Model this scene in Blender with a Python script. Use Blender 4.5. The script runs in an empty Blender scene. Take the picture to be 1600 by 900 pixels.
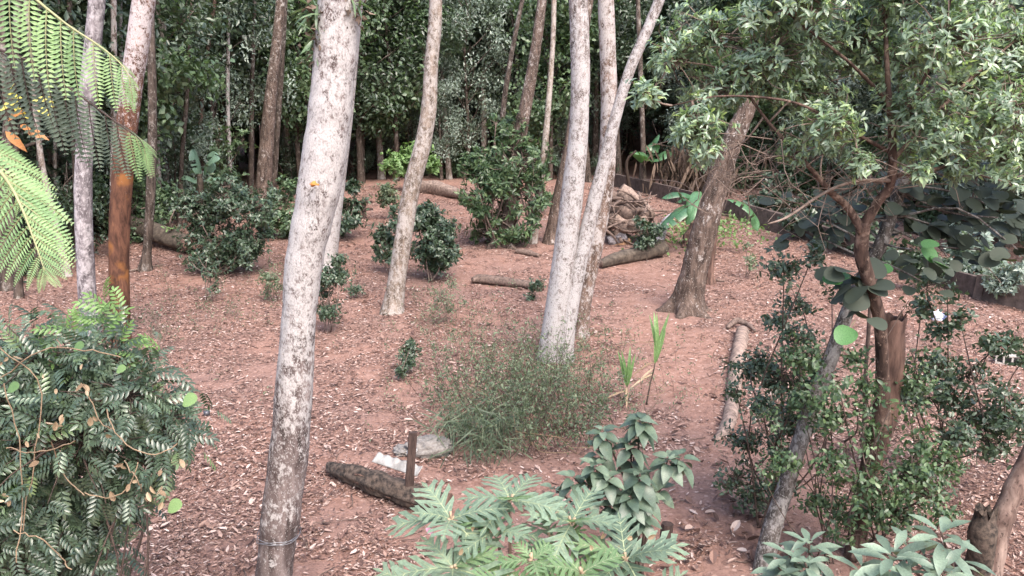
import bpy, math, random
import numpy as np
from mathutils import Vector, Matrix

rng = np.random.default_rng(11)
random.seed(11)
R = math.radians
SC = bpy.context.scene
COL = SC.collection

# ------------------------------------------------------------------ camera, sky, sun, exposure
CAM = np.array([0.0, 0.0, 4.6])
PITCH = R(11.5)
FPX = 1232.0                                   # focal length in photo pixels (1600 wide)
cam_data = bpy.data.cameras.new('camera')
cam_data.sensor_width = 36.0
cam_data.lens = 36.0 * FPX / 1600.0
cam_data.clip_start = 0.05
cam_data.clip_end = 2000.0
cam = bpy.data.objects.new('camera', cam_data)
COL.objects.link(cam)
cam.location = CAM
cam.rotation_euler = (R(90) - PITCH, 0, 0)
SC.camera = cam

SUN_EL, SUN_AZ = R(52), R(155)                 # high soft sun, a little behind and to the right of the camera
world = bpy.data.worlds.new('World')
SC.world = world
world.use_nodes = True
wn = world.node_tree
wn.nodes.clear()
sky = wn.nodes.new('ShaderNodeTexSky')
sky.sky_type = 'NISHITA'
sky.sun_disc = False
sky.sun_elevation = SUN_EL
sky.sun_rotation = SUN_AZ
sky.air_density = 1.0
sky.dust_density = 4.0
sky.ozone_density = 1.0
bg = wn.nodes.new('ShaderNodeBackground')
bg.inputs['Strength'].default_value = 0.15
wo = wn.nodes.new('ShaderNodeOutputWorld')
wn.links.new(sky.outputs[0], bg.inputs['Color'])
wn.links.new(bg.outputs[0], wo.inputs['Surface'])

sun_data = bpy.data.lights.new('sun', 'SUN')
sun_data.energy = 1.3
sun_data.angle = R(40)
sun_data.color = (1.0, 0.93, 0.86)
sun = bpy.data.objects.new('sun', sun_data)
COL.objects.link(sun)
sun.location = (0, -10, 40)
sd = Vector((math.sin(SUN_AZ) * math.cos(SUN_EL), math.cos(SUN_AZ) * math.cos(SUN_EL), math.sin(SUN_EL)))
sun.rotation_euler = sd.to_track_quat('Z', 'Y').to_euler()

SC.view_settings.view_transform = 'Standard'
SC.view_settings.look = 'None'
SC.view_settings.gamma = 1.0
SC.view_settings.exposure = 1.74
SC.render.engine = 'CYCLES'
SC.cycles.max_bounces = 6
SC.cycles.diffuse_bounces = 3
SC.cycles.glossy_bounces = 2
SC.cycles.transmission_bounces = 3
SC.cycles.transparent_max_bounces = 4
SC.cycles.caustics_reflective = False
SC.cycles.caustics_refractive = False

# ------------------------------------------------------------------ geometry helpers
FWD = np.array([0, math.cos(PITCH), -math.sin(PITCH)])
UPV = np.array([0, math.sin(PITCH), math.cos(PITCH)])
RGT = np.array([1.0, 0, 0])


def hash3(ix, iy, iz, seed):
    h = (ix * 374761393 + iy * 668265263 + iz * 2147483647 + seed * 974711) & 0xffffffff
    h = ((h ^ (h >> 13)) * 1274126177) & 0xffffffff
    h = ((h ^ (h >> 16)) * 2246822519) & 0xffffffff
    return ((h ^ (h >> 15)) & 0xffffff) / float(0xffffff)


def vnoise(x, y, z=0.0, seed=0):
    x, y, z = np.broadcast_arrays(np.asarray(x, float), np.asarray(y, float), np.asarray(z, float))
    ix, iy, iz = np.floor(x).astype(np.int64), np.floor(y).astype(np.int64), np.floor(z).astype(np.int64)
    fx, fy, fz = x - ix, y - iy, z - iz
    fx, fy, fz = [f * f * (3 - 2 * f) for f in (fx, fy, fz)]
    r = 0
    for a in (0, 1):
        for b in (0, 1):
            for c in (0, 1):
                w = (fx if a else 1 - fx) * (fy if b else 1 - fy) * (fz if c else 1 - fz)
                r = r + w * hash3(ix + a, iy + b, iz + c, seed)
    return r


def fbm(x, y, z=0.0, seed=0, oct=3):
    r, a, t = 0, 1.0, 0
    for i in range(oct):
        r = r + a * vnoise(np.asarray(x) * 2 ** i, np.asarray(y) * 2 ** i, np.asarray(z) * 2 ** i, seed + i)
        t += a
        a *= .5
    return r / t


def sstep(t):
    t = np.clip(t, 0, 1)
    return t * t * (3 - 2 * t)


def terrain(x, y):
    x, y = np.asarray(x, float), np.asarray(y, float)
    z = 1.5 * sstep((y - 14) / 30.0)
    z = z + 26.0 * sstep((y - 62) / 90.0)
    z = z + 9.0 * sstep((np.abs(x) - 34) / 60.0) * sstep((y - 5) / 30.)
    z = z + (fbm(x * .35, y * .35, 0, 3) - .5) * .22 + (fbm(x * 1.6, y * 1.6, 0, 9) - .5) * .07
    return z


def ray(px, py):
    return FWD + RGT * (px - 800) / FPX + UPV * (450 - py) / FPX


def P(px, py, Y):
    """world point on the sight line of a photo pixel at forward distance Y"""
    d = ray(px, py)
    return CAM + d * (Y / d[1])


_gx, _gy = np.linspace(-110, 110, 551), np.linspace(0, 160, 401)
_HG = terrain(*np.meshgrid(_gx, _gy, indexing='ij')).tolist()


def hz(x, y):
    u = min(max((x + 110) / .4, 0), 549.99)
    v = min(max(y / .4, 0), 399.99)
    i, j = int(u), int(v)
    u -= i
    v -= j
    return (_HG[i][j] * (1 - v) + _HG[i][j + 1] * v) * (1 - u) + (_HG[i + 1][j] * (1 - v) + _HG[i + 1][j + 1] * v) * u


def G(px, py):
    """where that sight line meets the ground"""
    d0, d1, d2 = ray(px, py).tolist()
    lo, hi = 2.0, 2.0
    while hi < 300:
        if 4.6 + d2 * hi < hz(d0 * hi, d1 * hi):
            break
        lo, hi = hi, hi * 1.03
    for _ in range(18):
        m = (lo + hi) / 2
        if 4.6 + d2 * m < hz(d0 * m, d1 * m):
            hi = m
        else:
            lo = m
    x, y = d0 * hi, d1 * hi
    return np.array([x, y, float(terrain(x, y))])


def depth(p):
    return float(np.dot(np.asarray(p) - CAM, FWD))


def project(pts):
    d = np.asarray(pts, float) - CAM
    w = np.maximum(d @ FWD, .05)
    return 800 + FPX * (d @ RGT) / w, 450 - FPX * (d @ UPV) / w, w


def norm(v):
    v = np.asarray(v, float)
    return v / np.maximum(np.linalg.norm(v, axis=-1, keepdims=True), 1e-9)


def spline(pts, n):
    """Catmull-Rom through the rows of pts (any width), n samples"""
    p = np.asarray(pts, float)
    if len(p) == 2:
        t = np.linspace(0, 1, n)[:, None]
        return p[0] * (1 - t) + p[1] * t
    q = np.vstack([2 * p[0] - p[1], p, 2 * p[-1] - p[-2]])
    t = np.linspace(0, len(p) - 1 - 1e-6, n)
    i = t.astype(int)
    f = (t - i)[:, None]
    a, b, c, d = q[i], q[i + 1], q[i + 2], q[i + 3]
    return .5 * (2 * b + (c - a) * f + (2 * a - 5 * b + 4 * c - d) * f ** 2 + (3 * b - a - 3 * c + d) * f ** 3)


def tube(pts, rad, sides=6, cap=True, rough=0.0, rscale=8.0, seed=0, squash=None):
    p = np.asarray(pts, float)
    n = len(p)
    rad = np.broadcast_to(np.asarray(rad, float), (n,))
    t = norm(np.gradient(p, axis=0))
    ref = np.array([0, 1, 0.0]) if abs(t[0, 2]) > .6 else np.array([0, 0, 1.0])
    u = norm(np.cross(t, ref))
    v = np.cross(t, u)
    a = np.linspace(0, 2 * np.pi, sides, endpoint=False)
    ca, sa = np.cos(a), np.sin(a)
    rr = np.repeat(rad[:, None], sides, 1)
    V = p[:, None] + rr[..., None] * (u[:, None] * ca[None, :, None] + v[:, None] * sa[None, :, None])
    if rough:
        f = fbm(V[..., 0] * rscale, V[..., 1] * rscale, V[..., 2] * rscale * .6, seed, 3) - .5
        V = p[:, None] + (V - p[:, None]) * (1 + rough * 2 * f)[..., None]
    V = V.reshape(-1, 3)
    i, j = np.meshgrid(np.arange(n - 1), np.arange(sides), indexing='ij')
    j2 = (j + 1) % sides
    F = [np.stack([i * sides + j, i * sides + j2, (i + 1) * sides + j2, (i + 1) * sides + j], -1).reshape(-1, 4)]
    if cap:
        V = np.vstack([V, p[0], p[-1]])
        k = np.arange(sides)
        k2 = (k + 1) % sides
        F.append(np.stack([k2, k, np.full(sides, n * sides)], -1))
        F.append(np.stack([(n - 1) * sides + k, (n - 1) * sides + k2, np.full(sides, n * sides + 1)], -1))
    return V, F


def box_geo(c, s, rot=None, jitter=0):
    c, s = np.asarray(c, float), np.asarray(s, float) / 2
    V = np.array([[x, y, z] for x in (-1, 1) for y in (-1, 1) for z in (-1, 1)], float) * s
    if jitter:
        V += rng.normal(0, jitter, V.shape)
    if rot is not None:
        V = V @ np.array(rot).T
    F = np.array([[0, 1, 3, 2], [4, 6, 7, 5], [0, 4, 5, 1], [2, 3, 7, 6], [0, 2, 6, 4], [1, 5, 7, 3]])
    return V + c, [F]


class MB:
    """collects geometry; build() links it as ONE mesh object"""

    def __init__(self):
        self.V, self.F, self.M, self.Rn, self.n = [], [], [], [], 0

    def add(self, V, F, mi=0, rnd=None):
        V = np.asarray(V, float)
        if not isinstance(F, list):
            F = [F]
        for f in F:
            f = np.asarray(f)
            if len(f):
                self.F.append(f + self.n)
                self.M.append(np.full(len(f), mi) if np.isscalar(mi) else np.asarray(mi))
        self.V.append(V)
        self.Rn.append(np.zeros(len(V)) if rnd is None else np.broadcast_to(np.asarray(rnd, float), (len(V),)))
        self.n += len(V)

    def mesh(self, name, mats, smooth=True, origin=None):
        me = bpy.data.meshes.new(name)
        V = np.vstack(self.V)
        if origin is not None:
            V = V - np.asarray(origin)
        me.vertices.add(len(V))
        me.vertices.foreach_set('co', V.ravel())
        L = np.concatenate([f.ravel() for f in self.F])
        K = np.concatenate([np.full(len(f), f.shape[1]) for f in self.F])
        me.loops.add(len(L))
        me.loops.foreach_set('vertex_index', L.astype(np.int32))
        me.polygons.add(len(K))
        me.polygons.foreach_set('loop_start', np.concatenate([[0], np.cumsum(K)[:-1]]).astype(np.int32))
        me.polygons.foreach_set('material_index', np.concatenate(self.M).astype(np.int32))
        me.polygons.foreach_set('use_smooth', np.full(len(K), smooth))
        me.update(calc_edges=True)
        at = me.attributes.new('rnd', 'FLOAT', 'POINT')
        at.data.foreach_set('value', np.concatenate(self.Rn).astype(np.float32))
        for m in (mats if isinstance(mats, (list, tuple)) else [mats]):
            me.materials.append(m)
        return me

    def build(self, name, mats, parent=None, smooth=True, kind=None):
        o = bpy.data.objects.new(name, self.mesh(name, mats, smooth, None if parent is None else np.array(parent.location)))
        COL.objects.link(o)
        if parent is not None:
            o.parent = parent
        if kind:
            o['kind'] = kind
        return o


USED = {}


def tag(o, label, cat, group=None, kind=None):
    o['label'] = label
    o['category'] = cat
    if group:
        o['group'] = group
    if kind:
        o['kind'] = kind
    return o


def thing(name, label, cat, loc=(0, 0, 0), group=None):
    o = bpy.data.objects.new(name, None)
    o.empty_display_size = .2
    COL.objects.link(o)
    o.location = [float(c) for c in loc]
    return tag(o, label, cat, group)


def put(name, mesh, parent, mat=None):
    """a part that shares mesh data, placed by a world matrix"""
    o = bpy.data.objects.new(name, mesh)
    COL.objects.link(o)
    o.parent = parent
    if mat is not None:
        o.matrix_basis = Matrix.Translation(-parent.location) @ mat
    return o


def dup(root, loc, rotz=0, scale=1.0, label=None, group=None):
    r = root.copy()
    COL.objects.link(r)
    r.location = [float(c) for c in loc]
    r.rotation_euler = (0, 0, rotz)
    r.scale = (scale, scale, scale) if np.isscalar(scale) else scale
    if label:
        r['label'] = label
    if group:
        r['group'] = group
    for ch in list(root.children):
        c = ch.copy()
        COL.objects.link(c)
        c.parent = r
        for g in ch.children:
            d = g.copy()
            COL.objects.link(d)
            d.parent = c
    return r


# ------------------------------------------------------------------ materials
def newmat(name):
    m = bpy.data.materials.new(name)
    m.use_nodes = True
    nt = m.node_tree
    nt.nodes.clear()
    out = nt.nodes.new('ShaderNodeOutputMaterial')
    return m, nt, out


def node(nt, typ, ins=None, **props):
    n = nt.nodes.new(typ)
    for k, v in props.items():
        setattr(n, k, v)
    for k, v in (ins or {}).items():
        s = n.inputs[k]
        if hasattr(v, 'is_output') or isinstance(v, bpy.types.NodeSocket):
            nt.links.new(v, s)
        else:
            s.default_value = v
    return n


def c4(c):
    return (c[0], c[1], c[2], 1.0)


def ramp(nt, fac, stops, interp='LINEAR'):
    r = nt.nodes.new('ShaderNodeValToRGB')
    r.color_ramp.interpolation = interp
    el = r.color_ramp.elements
    el[0].position, el[0].color = stops[0][0], c4(stops[0][1])
    el[1].position, el[1].color = stops[1][0], c4(stops[1][1])
    for p, c in stops[2:]:
        e = el.new(p)
        e.color = c4(c)
    nt.links.new(fac, r.inputs[0])
    return r.outputs[0]


def mixc(nt, fac, a, b, blend='MIX'):
    m = nt.nodes.new('ShaderNodeMix')
    m.data_type = 'RGBA'
    m.blend_type = blend
    for s, v in ((m.inputs[0], fac), (m.inputs[6], a), (m.inputs[7], b)):
        if isinstance(v, bpy.types.NodeSocket):
            nt.links.new(v, s)
        else:
            s.default_value = v if np.isscalar(v) else c4(v)
    return m.outputs[2]


def mth(nt, op, a, b=0.0, c=0.0):
    m = nt.nodes.new('ShaderNodeMath')
    m.operation = op
    for i, v in enumerate((a, b, c)):
        if isinstance(v, bpy.types.NodeSocket):
            nt.links.new(v, m.inputs[i])
        else:
            m.inputs[i].default_value = v
    return m.outputs[0]


def leaf_mat(name, stops, rough=.42, transl=.25, spec=.5, tcol=None, back=None, desat=0.0, spots=0.0):
    """stops: colours a leaf can have, picked per leaf"""
    if desat:
        stops = [(p, [v * (1 - desat) + desat * (.3 * c[0] + .55 * c[1] + .15 * c[2]) * t for v, t in zip(c, (.95, 1.0, .96))]) for p, c in stops]
    m, nt, out = newmat(name)
    at = node(nt, 'ShaderNodeAttribute', attribute_name='rnd')
    oi = node(nt, 'ShaderNodeObjectInfo')
    f = mth(nt, 'FRACT', mth(nt, 'ADD', at.outputs['Fac'], oi.outputs['Random']))
    col = ramp(nt, f, stops)
    tc = node(nt, 'ShaderNodeTexCoord')
    nz = node(nt, 'ShaderNodeTexNoise', {'Vector': tc.outputs['Object'], 'Scale': 22.0, 'Detail': 2.0})
    col = mixc(nt, .35, col, mixc(nt, 1.0, col, ramp(nt, nz.outputs['Fac'], [(.3, (.45, .45, .45)), (.7, (1.6, 1.6, 1.6))]), 'MULTIPLY'))
    if spots:
        oc = node(nt, 'ShaderNodeVectorMath', {0: tc.outputs['Object'], 1: oi.outputs['Location']}, operation='ADD')
        n2 = node(nt, 'ShaderNodeTexNoise', {'Vector': oc.outputs[0], 'Scale': 5.0, 'Detail': 5.0, 'Roughness': .7})
        n3 = node(nt, 'ShaderNodeTexNoise', {'Vector': oc.outputs[0], 'Scale': 2.0, 'Detail': 2.0})
        col = mixc(nt, .6, col, mixc(nt, 1.0, col, ramp(nt, n3.outputs['Fac'], [(.3, (.55, .6, .6)), (.7, (1.35, 1.3, 1.2))]), 'MULTIPLY'))
        col = mixc(nt, mth(nt, 'MULTIPLY', ramp(nt, n2.outputs['Fac'], [(.62, (0, 0, 0)), (.70, (1, 1, 1))]), spots), col, (.17, .12, .055))
    if back is not None:
        ge = node(nt, 'ShaderNodeNewGeometry')
        col = mixc(nt, ge.outputs['Backfacing'], col, back)
    bs = node(nt, 'ShaderNodeBsdfPrincipled', {'Base Color': col, 'Roughness': rough, 'Specular IOR Level': spec})
    tr = node(nt, 'ShaderNodeBsdfTranslucent', {'Color': mixc(nt, 1.0, col, tcol or (1.3, 1.5, .7), 'MULTIPLY')})
    mx = node(nt, 'ShaderNodeMixShader', {0: transl, 1: bs.outputs[0], 2: tr.outputs[0]})
    nt.links.new(mx.outputs[0], out.inputs[0])
    return m


def bark_mat(name, dark, mid, lichen=None, amt=(.5, .5), zr=(0, 6), lscale=9.0, bump=.5, stretch=.25, scale=10., spot2=None, rings=False):
    """bark with lichen patches; amt = lichen cover at the heights zr above the foot"""
    m, nt, out = newmat(name)
    tc = node(nt, 'ShaderNodeTexCoord')
    mp = node(nt, 'ShaderNodeMapping', {'Vector': tc.outputs['Object'], 'Scale': (1, 1, stretch)})
    n1 = node(nt, 'ShaderNodeTexNoise', {'Vector': mp.outputs[0], 'Scale': scale, 'Detail': 8.0, 'Roughness': .65, 'Distortion': .6})
    n2 = node(nt, 'ShaderNodeTexNoise', {'Vector': tc.outputs['Object'], 'Scale': 2.2, 'Detail': 4.0})
    col = ramp(nt, n1.outputs['Fac'], [(.32, [d * .35 for d in dark]), (.45, dark), (.68, mid)])
    col = mixc(nt, .5, col, mixc(nt, 1.0, col, ramp(nt, n2.outputs['Fac'], [(.3, (.5, .48, .46)), (.7, (1.35, 1.33, 1.3))]), 'MULTIPLY'))
    hgt = n1.outputs['Fac']
    if spot2 is not None:
        sc_, cc_, thr = spot2
        n5 = node(nt, 'ShaderNodeTexNoise', {'Vector': tc.outputs['Object'], 'Scale': sc_, 'Detail': 4.0})
        col = mixc(nt, ramp(nt, n5.outputs['Fac'], [(thr, (0, 0, 0)), (thr + .08, (1, 1, 1))]), col, cc_)
    if lichen is not None:
        sx = node(nt, 'ShaderNodeSeparateXYZ', {0: tc.outputs['Object']})
        mr = node(nt, 'ShaderNodeMapRange', {0: sx.outputs['Z'], 1: zr[0], 2: zr[1], 3: amt[0], 4: amt[1]})
        mp2 = node(nt, 'ShaderNodeMapping', {'Vector': tc.outputs['Object'], 'Scale': (1, 1, .7)})
        n3 = node(nt, 'ShaderNodeTexNoise', {'Vector': mp2.outputs[0], 'Scale': lscale, 'Detail': 9.0, 'Roughness': .68, 'Distortion': .3})
        n4 = node(nt, 'ShaderNodeTexNoise', {'Vector': tc.outputs['Object'], 'Scale': lscale * .23, 'Detail': 3.0})
        s = mth(nt, 'ADD', n3.outputs['Fac'], mth(nt, 'MULTIPLY', mth(nt, 'SUBTRACT', n4.outputs['Fac'], .5), .45))
        s = mth(nt, 'ADD', s, mth(nt, 'SUBTRACT', mr.outputs[0], .5))
        msk = ramp(nt, s, [(.44, (0, 0, 0)), (.49, (.5, .5, .5)), (.56, (1, 1, 1))])
        n7 = node(nt, 'ShaderNodeTexNoise', {'Vector': mp2.outputs[0], 'Scale': lscale * 3.6, 'Detail': 5.0, 'Roughness': .6})
        n8 = node(nt, 'ShaderNodeTexNoise', {'Vector': mp.outputs[0], 'Scale': lscale * 2.2, 'Detail': 6.0, 'Roughness': .7})
        sp_ = ramp(nt, mth(nt, 'ADD', n7.outputs['Fac'], mth(nt, 'MULTIPLY', mth(nt, 'SUBTRACT', mr.outputs[0], .5), .5)), [(.535, (0, 0, 0)), (.59, (.85, .85, .85))])
        crk = ramp(nt, n8.outputs['Fac'], [(.34, (0, 0, 0)), (.40, (1, 1, 1))])
        msk = mth(nt, 'MAXIMUM', mth(nt, 'MULTIPLY', msk, crk), sp_)
        n6 = node(nt, 'ShaderNodeTexNoise', {'Vector': mp2.outputs[0], 'Scale': lscale * 4, 'Detail': 6.0, 'Roughness': .7})
        lc = ramp(nt, n6.outputs['Fac'], [(.32, [c * .5 for c in lichen]), (.5, [c * .85 for c in lichen]), (.66, lichen)])
        col = mixc(nt, msk, col, lc)
        hgt = mth(nt, 'ADD', hgt, mth(nt, 'MULTIPLY', msk, .12))
    bp = node(nt, 'ShaderNodeBump', {'Strength': bump, 'Distance': .03, 'Height': hgt})
    bs = node(nt, 'ShaderNodeBsdfPrincipled', {'Base Color': col, 'Roughness': .9, 'Specular IOR Level': .2, 'Normal': bp.outputs[0]})
    nt.links.new(bs.outputs[0], out.inputs[0])
    return m


def plain_mat(name, c1, c2, scale=12., rough=.8, bump=.3, stretch=(1, 1, 1), spec=.3, metallic=0.0, coord='Object'):
    m, nt, out = newmat(name)
    tc = node(nt, 'ShaderNodeTexCoord')
    mp = node(nt, 'ShaderNodeMapping', {'Vector': tc.outputs[coord], 'Scale': stretch})
    n = node(nt, 'ShaderNodeTexNoise', {'Vector': mp.outputs[0], 'Scale': scale, 'Detail': 7.0, 'Roughness': .65})
    col = ramp(nt, n.outputs['Fac'], [(.35, c1), (.65, c2)])
    bp = node(nt, 'ShaderNodeBump', {'Strength': bump, 'Distance': .02, 'Height': n.outputs['Fac']})
    bs = node(nt, 'ShaderNodeBsdfPrincipled', {'Base Color': col, 'Roughness': rough, 'Specular IOR Level': spec, 'Metallic': metallic, 'Normal': bp.outputs[0]})
    nt.links.new(bs.outputs[0], out.inputs[0])
    return m


LICH = (.43, .405, .40)
M = {}
M['white_bark'] = bark_mat('white_lichen_bark', (.095, .072, .07), (.215, .175, .17), LICH, (.38, .555), (.8, 3.0), 21.0)
M['white_bark_far'] = bark_mat('white_lichen_bark_far', (.12, .095, .088), (.26, .215, .205), LICH, (.575, .51), (0, 6), 19.0)
M['slim_bark'] = bark_mat('slim_tree_bark', (.13, .10, .08), (.30, .24, .20), (.40, .36, .335), (.48, .50), (0, 6), 11.0)
M['brown_bark'] = bark_mat('brown_rough_bark', (.07, .05, .042), (.17, .125, .105), (.42, .38, .36), (.34, .40), (0, 6), 10.0, bump=.9)
M['mottle_bark'] = bark_mat('mottled_brown_bark', (.11, .075, .06), (.24, .17, .14), (.44, .40, .385), (.42, .52), (0, 6), 11.0)
M['grey_bark'] = bark_mat('grey_bark', (.12, .105, .115), (.25, .225, .24), (.40, .37, .385), (.48, .46), (0, 6), 6.5)
M['orange_bark'] = bark_mat('orange_brown_bark', (.075, .036, .025), (.165, .078, .048), (.46, .41, .41), (.12, .53), (2.2, 6.0), 14.0, spot2=(1.6, (.20, .085, .03), .56))
M['dark_bark'] = bark_mat('dark_forest_bark', (.05, .038, .032), (.13, .10, .085), (.27, .24, .22), (.36, .42), (0, 8), 6.0)
M['red_bark'] = bark_mat('reddish_peeling_bark', (.055, .036, .03), (.15, .098, .08), (.28, .2, .16), (.38, .40), (0, 5), 6.0, bump=.9)
M['lichen_bark'] = bark_mat('grey_lichen_thin_bark', (.06, .052, .048), (.15, .128, .12), (.29, .272, .262), (.47, .45), (0, 4), 16.0)
M['pale_bark'] = bark_mat('pale_pinkish_bark', (.15, .10, .085), (.36, .27, .23), (.05, .035, .03), (.36, .36), (0, 4), 10.0)
M['twig'] = plain_mat('twig_wood', (.10, .072, .06), (.25, .19, .16), 15, .85, .2)
M['dark_twig'] = plain_mat('dark_twig_wood', (.05, .035, .03), (.12, .085, .07), 15, .85, .2)
M['dead_wood'] = plain_mat('old_dead_wood', (.06, .042, .036), (.21, .15, .125), 14, .9, .8, (1, 1, 1))
M['pale_wood'] = plain_mat('pale_weathered_wood', (.11, .08, .068), (.33, .245, .205), 9, .9, .8)
M['rot_wood'] = plain_mat('black_rotten_wood', (.014, .012, .011), (.12, .088, .07), 16, .9, .9, (1, 1, 1))
M['split_wood'] = plain_mat('split_red_wood', (.04, .022, .018), (.175, .105, .082), 12, .85, .8, (1, 1, .15))
M['post_wood'] = plain_mat('dark_post_wood', (.028, .018, .016), (.09, .06, .052), 18, .85, .6, (1, 1, .2))
M['moss_wood'] = plain_mat('mossy_log', (.038, .03, .026), (.125, .10, .078), 7, .9, .8)

# foliage (albedo colours)
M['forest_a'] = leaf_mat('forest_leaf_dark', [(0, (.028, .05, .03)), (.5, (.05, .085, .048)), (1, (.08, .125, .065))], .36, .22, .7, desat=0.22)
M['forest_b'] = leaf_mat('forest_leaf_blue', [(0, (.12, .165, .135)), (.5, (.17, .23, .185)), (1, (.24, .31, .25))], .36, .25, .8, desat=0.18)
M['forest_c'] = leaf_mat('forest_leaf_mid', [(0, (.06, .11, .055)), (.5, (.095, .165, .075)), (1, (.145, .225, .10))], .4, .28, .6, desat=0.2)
M['scrub'] = leaf_mat('scrub_leaf', [(0, (.035, .065, .033)), (.6, (.065, .11, .052)), (1, (.12, .18, .08))], .38, .25, .5)
M['lime'] = leaf_mat('lime_leaf', [(0, (.10, .20, .05)), (1, (.20, .34, .10))], .45, .3, .4, desat=0.2)
M['shrub_dark'] = leaf_mat('shrub_leaf_dark', [(0, (.03, .055, .03)), (.6, (.055, .095, .05)), (1, (.085, .135, .07))], .33, .2, .6, desat=0.2)
M['tree_leaf'] = leaf_mat('sage_tree_leaf', [(0, (.12, .175, .125)), (.45, (.20, .275, .195)), (.8, (.28, .375, .255)), (.93, (.34, .45, .22)), (1, (.40, .49, .20))], .32, .34, .8, desat=.1)
M['round_leaf'] = leaf_mat('round_leaf', [(0, (.02, .036, .022)), (.7, (.036, .06, .036)), (.93, (.06, .10, .05)), (1, (.10, .09, .03))], .55, .12, .25, back=(.055, .068, .052), desat=0.35, spots=0.6)
M['round_leaf_young'] = leaf_mat('round_leaf_young', [(0, (.08, .20, .07)), (1, (.12, .26, .10))], .45, .3, .4)
M['pinnate'] = leaf_mat('pinnate_leaf', [(0, (.042, .07, .040)), (.6, (.078, .12, .07)), (.9, (.12, .175, .10)), (1, (.16, .24, .09))], .30, .18, .8, desat=0.1)
M['pinnate_young'] = leaf_mat('pinnate_leaf_young', [(0, (.12, .21, .065)), (1, (.18, .29, .10))], .4, .3, .4)
M['lobed'] = leaf_mat('lobed_leaf', [(0, (.10, .155, .11)), (.6, (.145, .21, .148)), (1, (.185, .26, .185))], .5, .2, .4, desat=0.12, spots=0.7)
M['lobed_young'] = leaf_mat('lobed_leaf_young', [(0, (.13, .21, .105)), (1, (.18, .27, .14))], .5, .3, .4)
M['vein'] = plain_mat('pale_leaf_vein', (.24, .29, .17), (.32, .36, .22), 12, .6, .05)
M['ovate'] = leaf_mat('ovate_dark_leaf', [(0, (.06, .098, .07)), (.6, (.10, .15, .106)), (1, (.15, .205, .145))], .42, .15, .5, desat=0.15, spots=0.6)
M['whorl'] = leaf_mat('bluish_whorl_leaf', [(0, (.10, .148, .112)), (.6, (.145, .205, .152)), (1, (.20, .27, .20))], .42, .18, .5, desat=0.1, spots=0.6)
M['fern'] = leaf_mat('fern_light', [(0, (.16, .26, .12)), (.5, (.21, .32, .155)), (1, (.27, .39, .18))], .5, .3, .35)
M['fern_shaded'] = leaf_mat('fern_shaded', [(0, (.075, .10, .078)), (.6, (.11, .14, .11)), (1, (.14, .18, .135))], .55, .2, .35)  # darker fern green, with shade from the frond above painted in
M['fern_yellow'] = leaf_mat('fern_yellow', [(0, (.5, .45, .08)), (1, (.6, .55, .15))], .5, .3, .35)
M['rachis'] = plain_mat('fern_rachis', (.22, .22, .11), (.30, .30, .16), 12, .6, .1)
M['weed'] = leaf_mat('weed_leaf', [(0, (.08, .125, .065)), (.6, (.13, .185, .10)), (1, (.20, .255, .13))], .5, .3, .35, desat=0.3)
M['grass_dark'] = leaf_mat('grass_dark', [(0, (.05, .085, .045)), (.6, (.09, .135, .07)), (1, (.17, .20, .11))], .5, .25, .35, desat=0.3)
M['banana'] = leaf_mat('banana_leaf', [(0, (.06, .14, .075)), (1, (.09, .19, .09))], .3, .25, .6, spots=0.5)
M['straw'] = leaf_mat('dry_straw', [(0, (.22, .15, .10)), (.6, (.34, .25, .17)), (1, (.46, .36, .26))], .8, .2, .2)
M['dry_brown'] = leaf_mat('dry_brown_leaf', [(0, (.04, .028, .022)), (.6, (.10, .07, .055)), (1, (.19, .14, .11))], .8, .15, .2)
M['litter'] = leaf_mat('leaf_litter', [(0, (.07, .042, .036)), (.25, (.14, .08, .068)), (.5, (.21, .128, .103)), (.74, (.31, .205, .17)), (.9, (.43, .32, .28)), (1, (.54, .44, .40))], .7, .08, .3, tcol=(1, .9, .8))
M['orange'] = leaf_mat('orange_dead_leaf', [(0, (.38, .16, .05)), (1, (.5, .26, .13))], .6, .2, .3)


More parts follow.
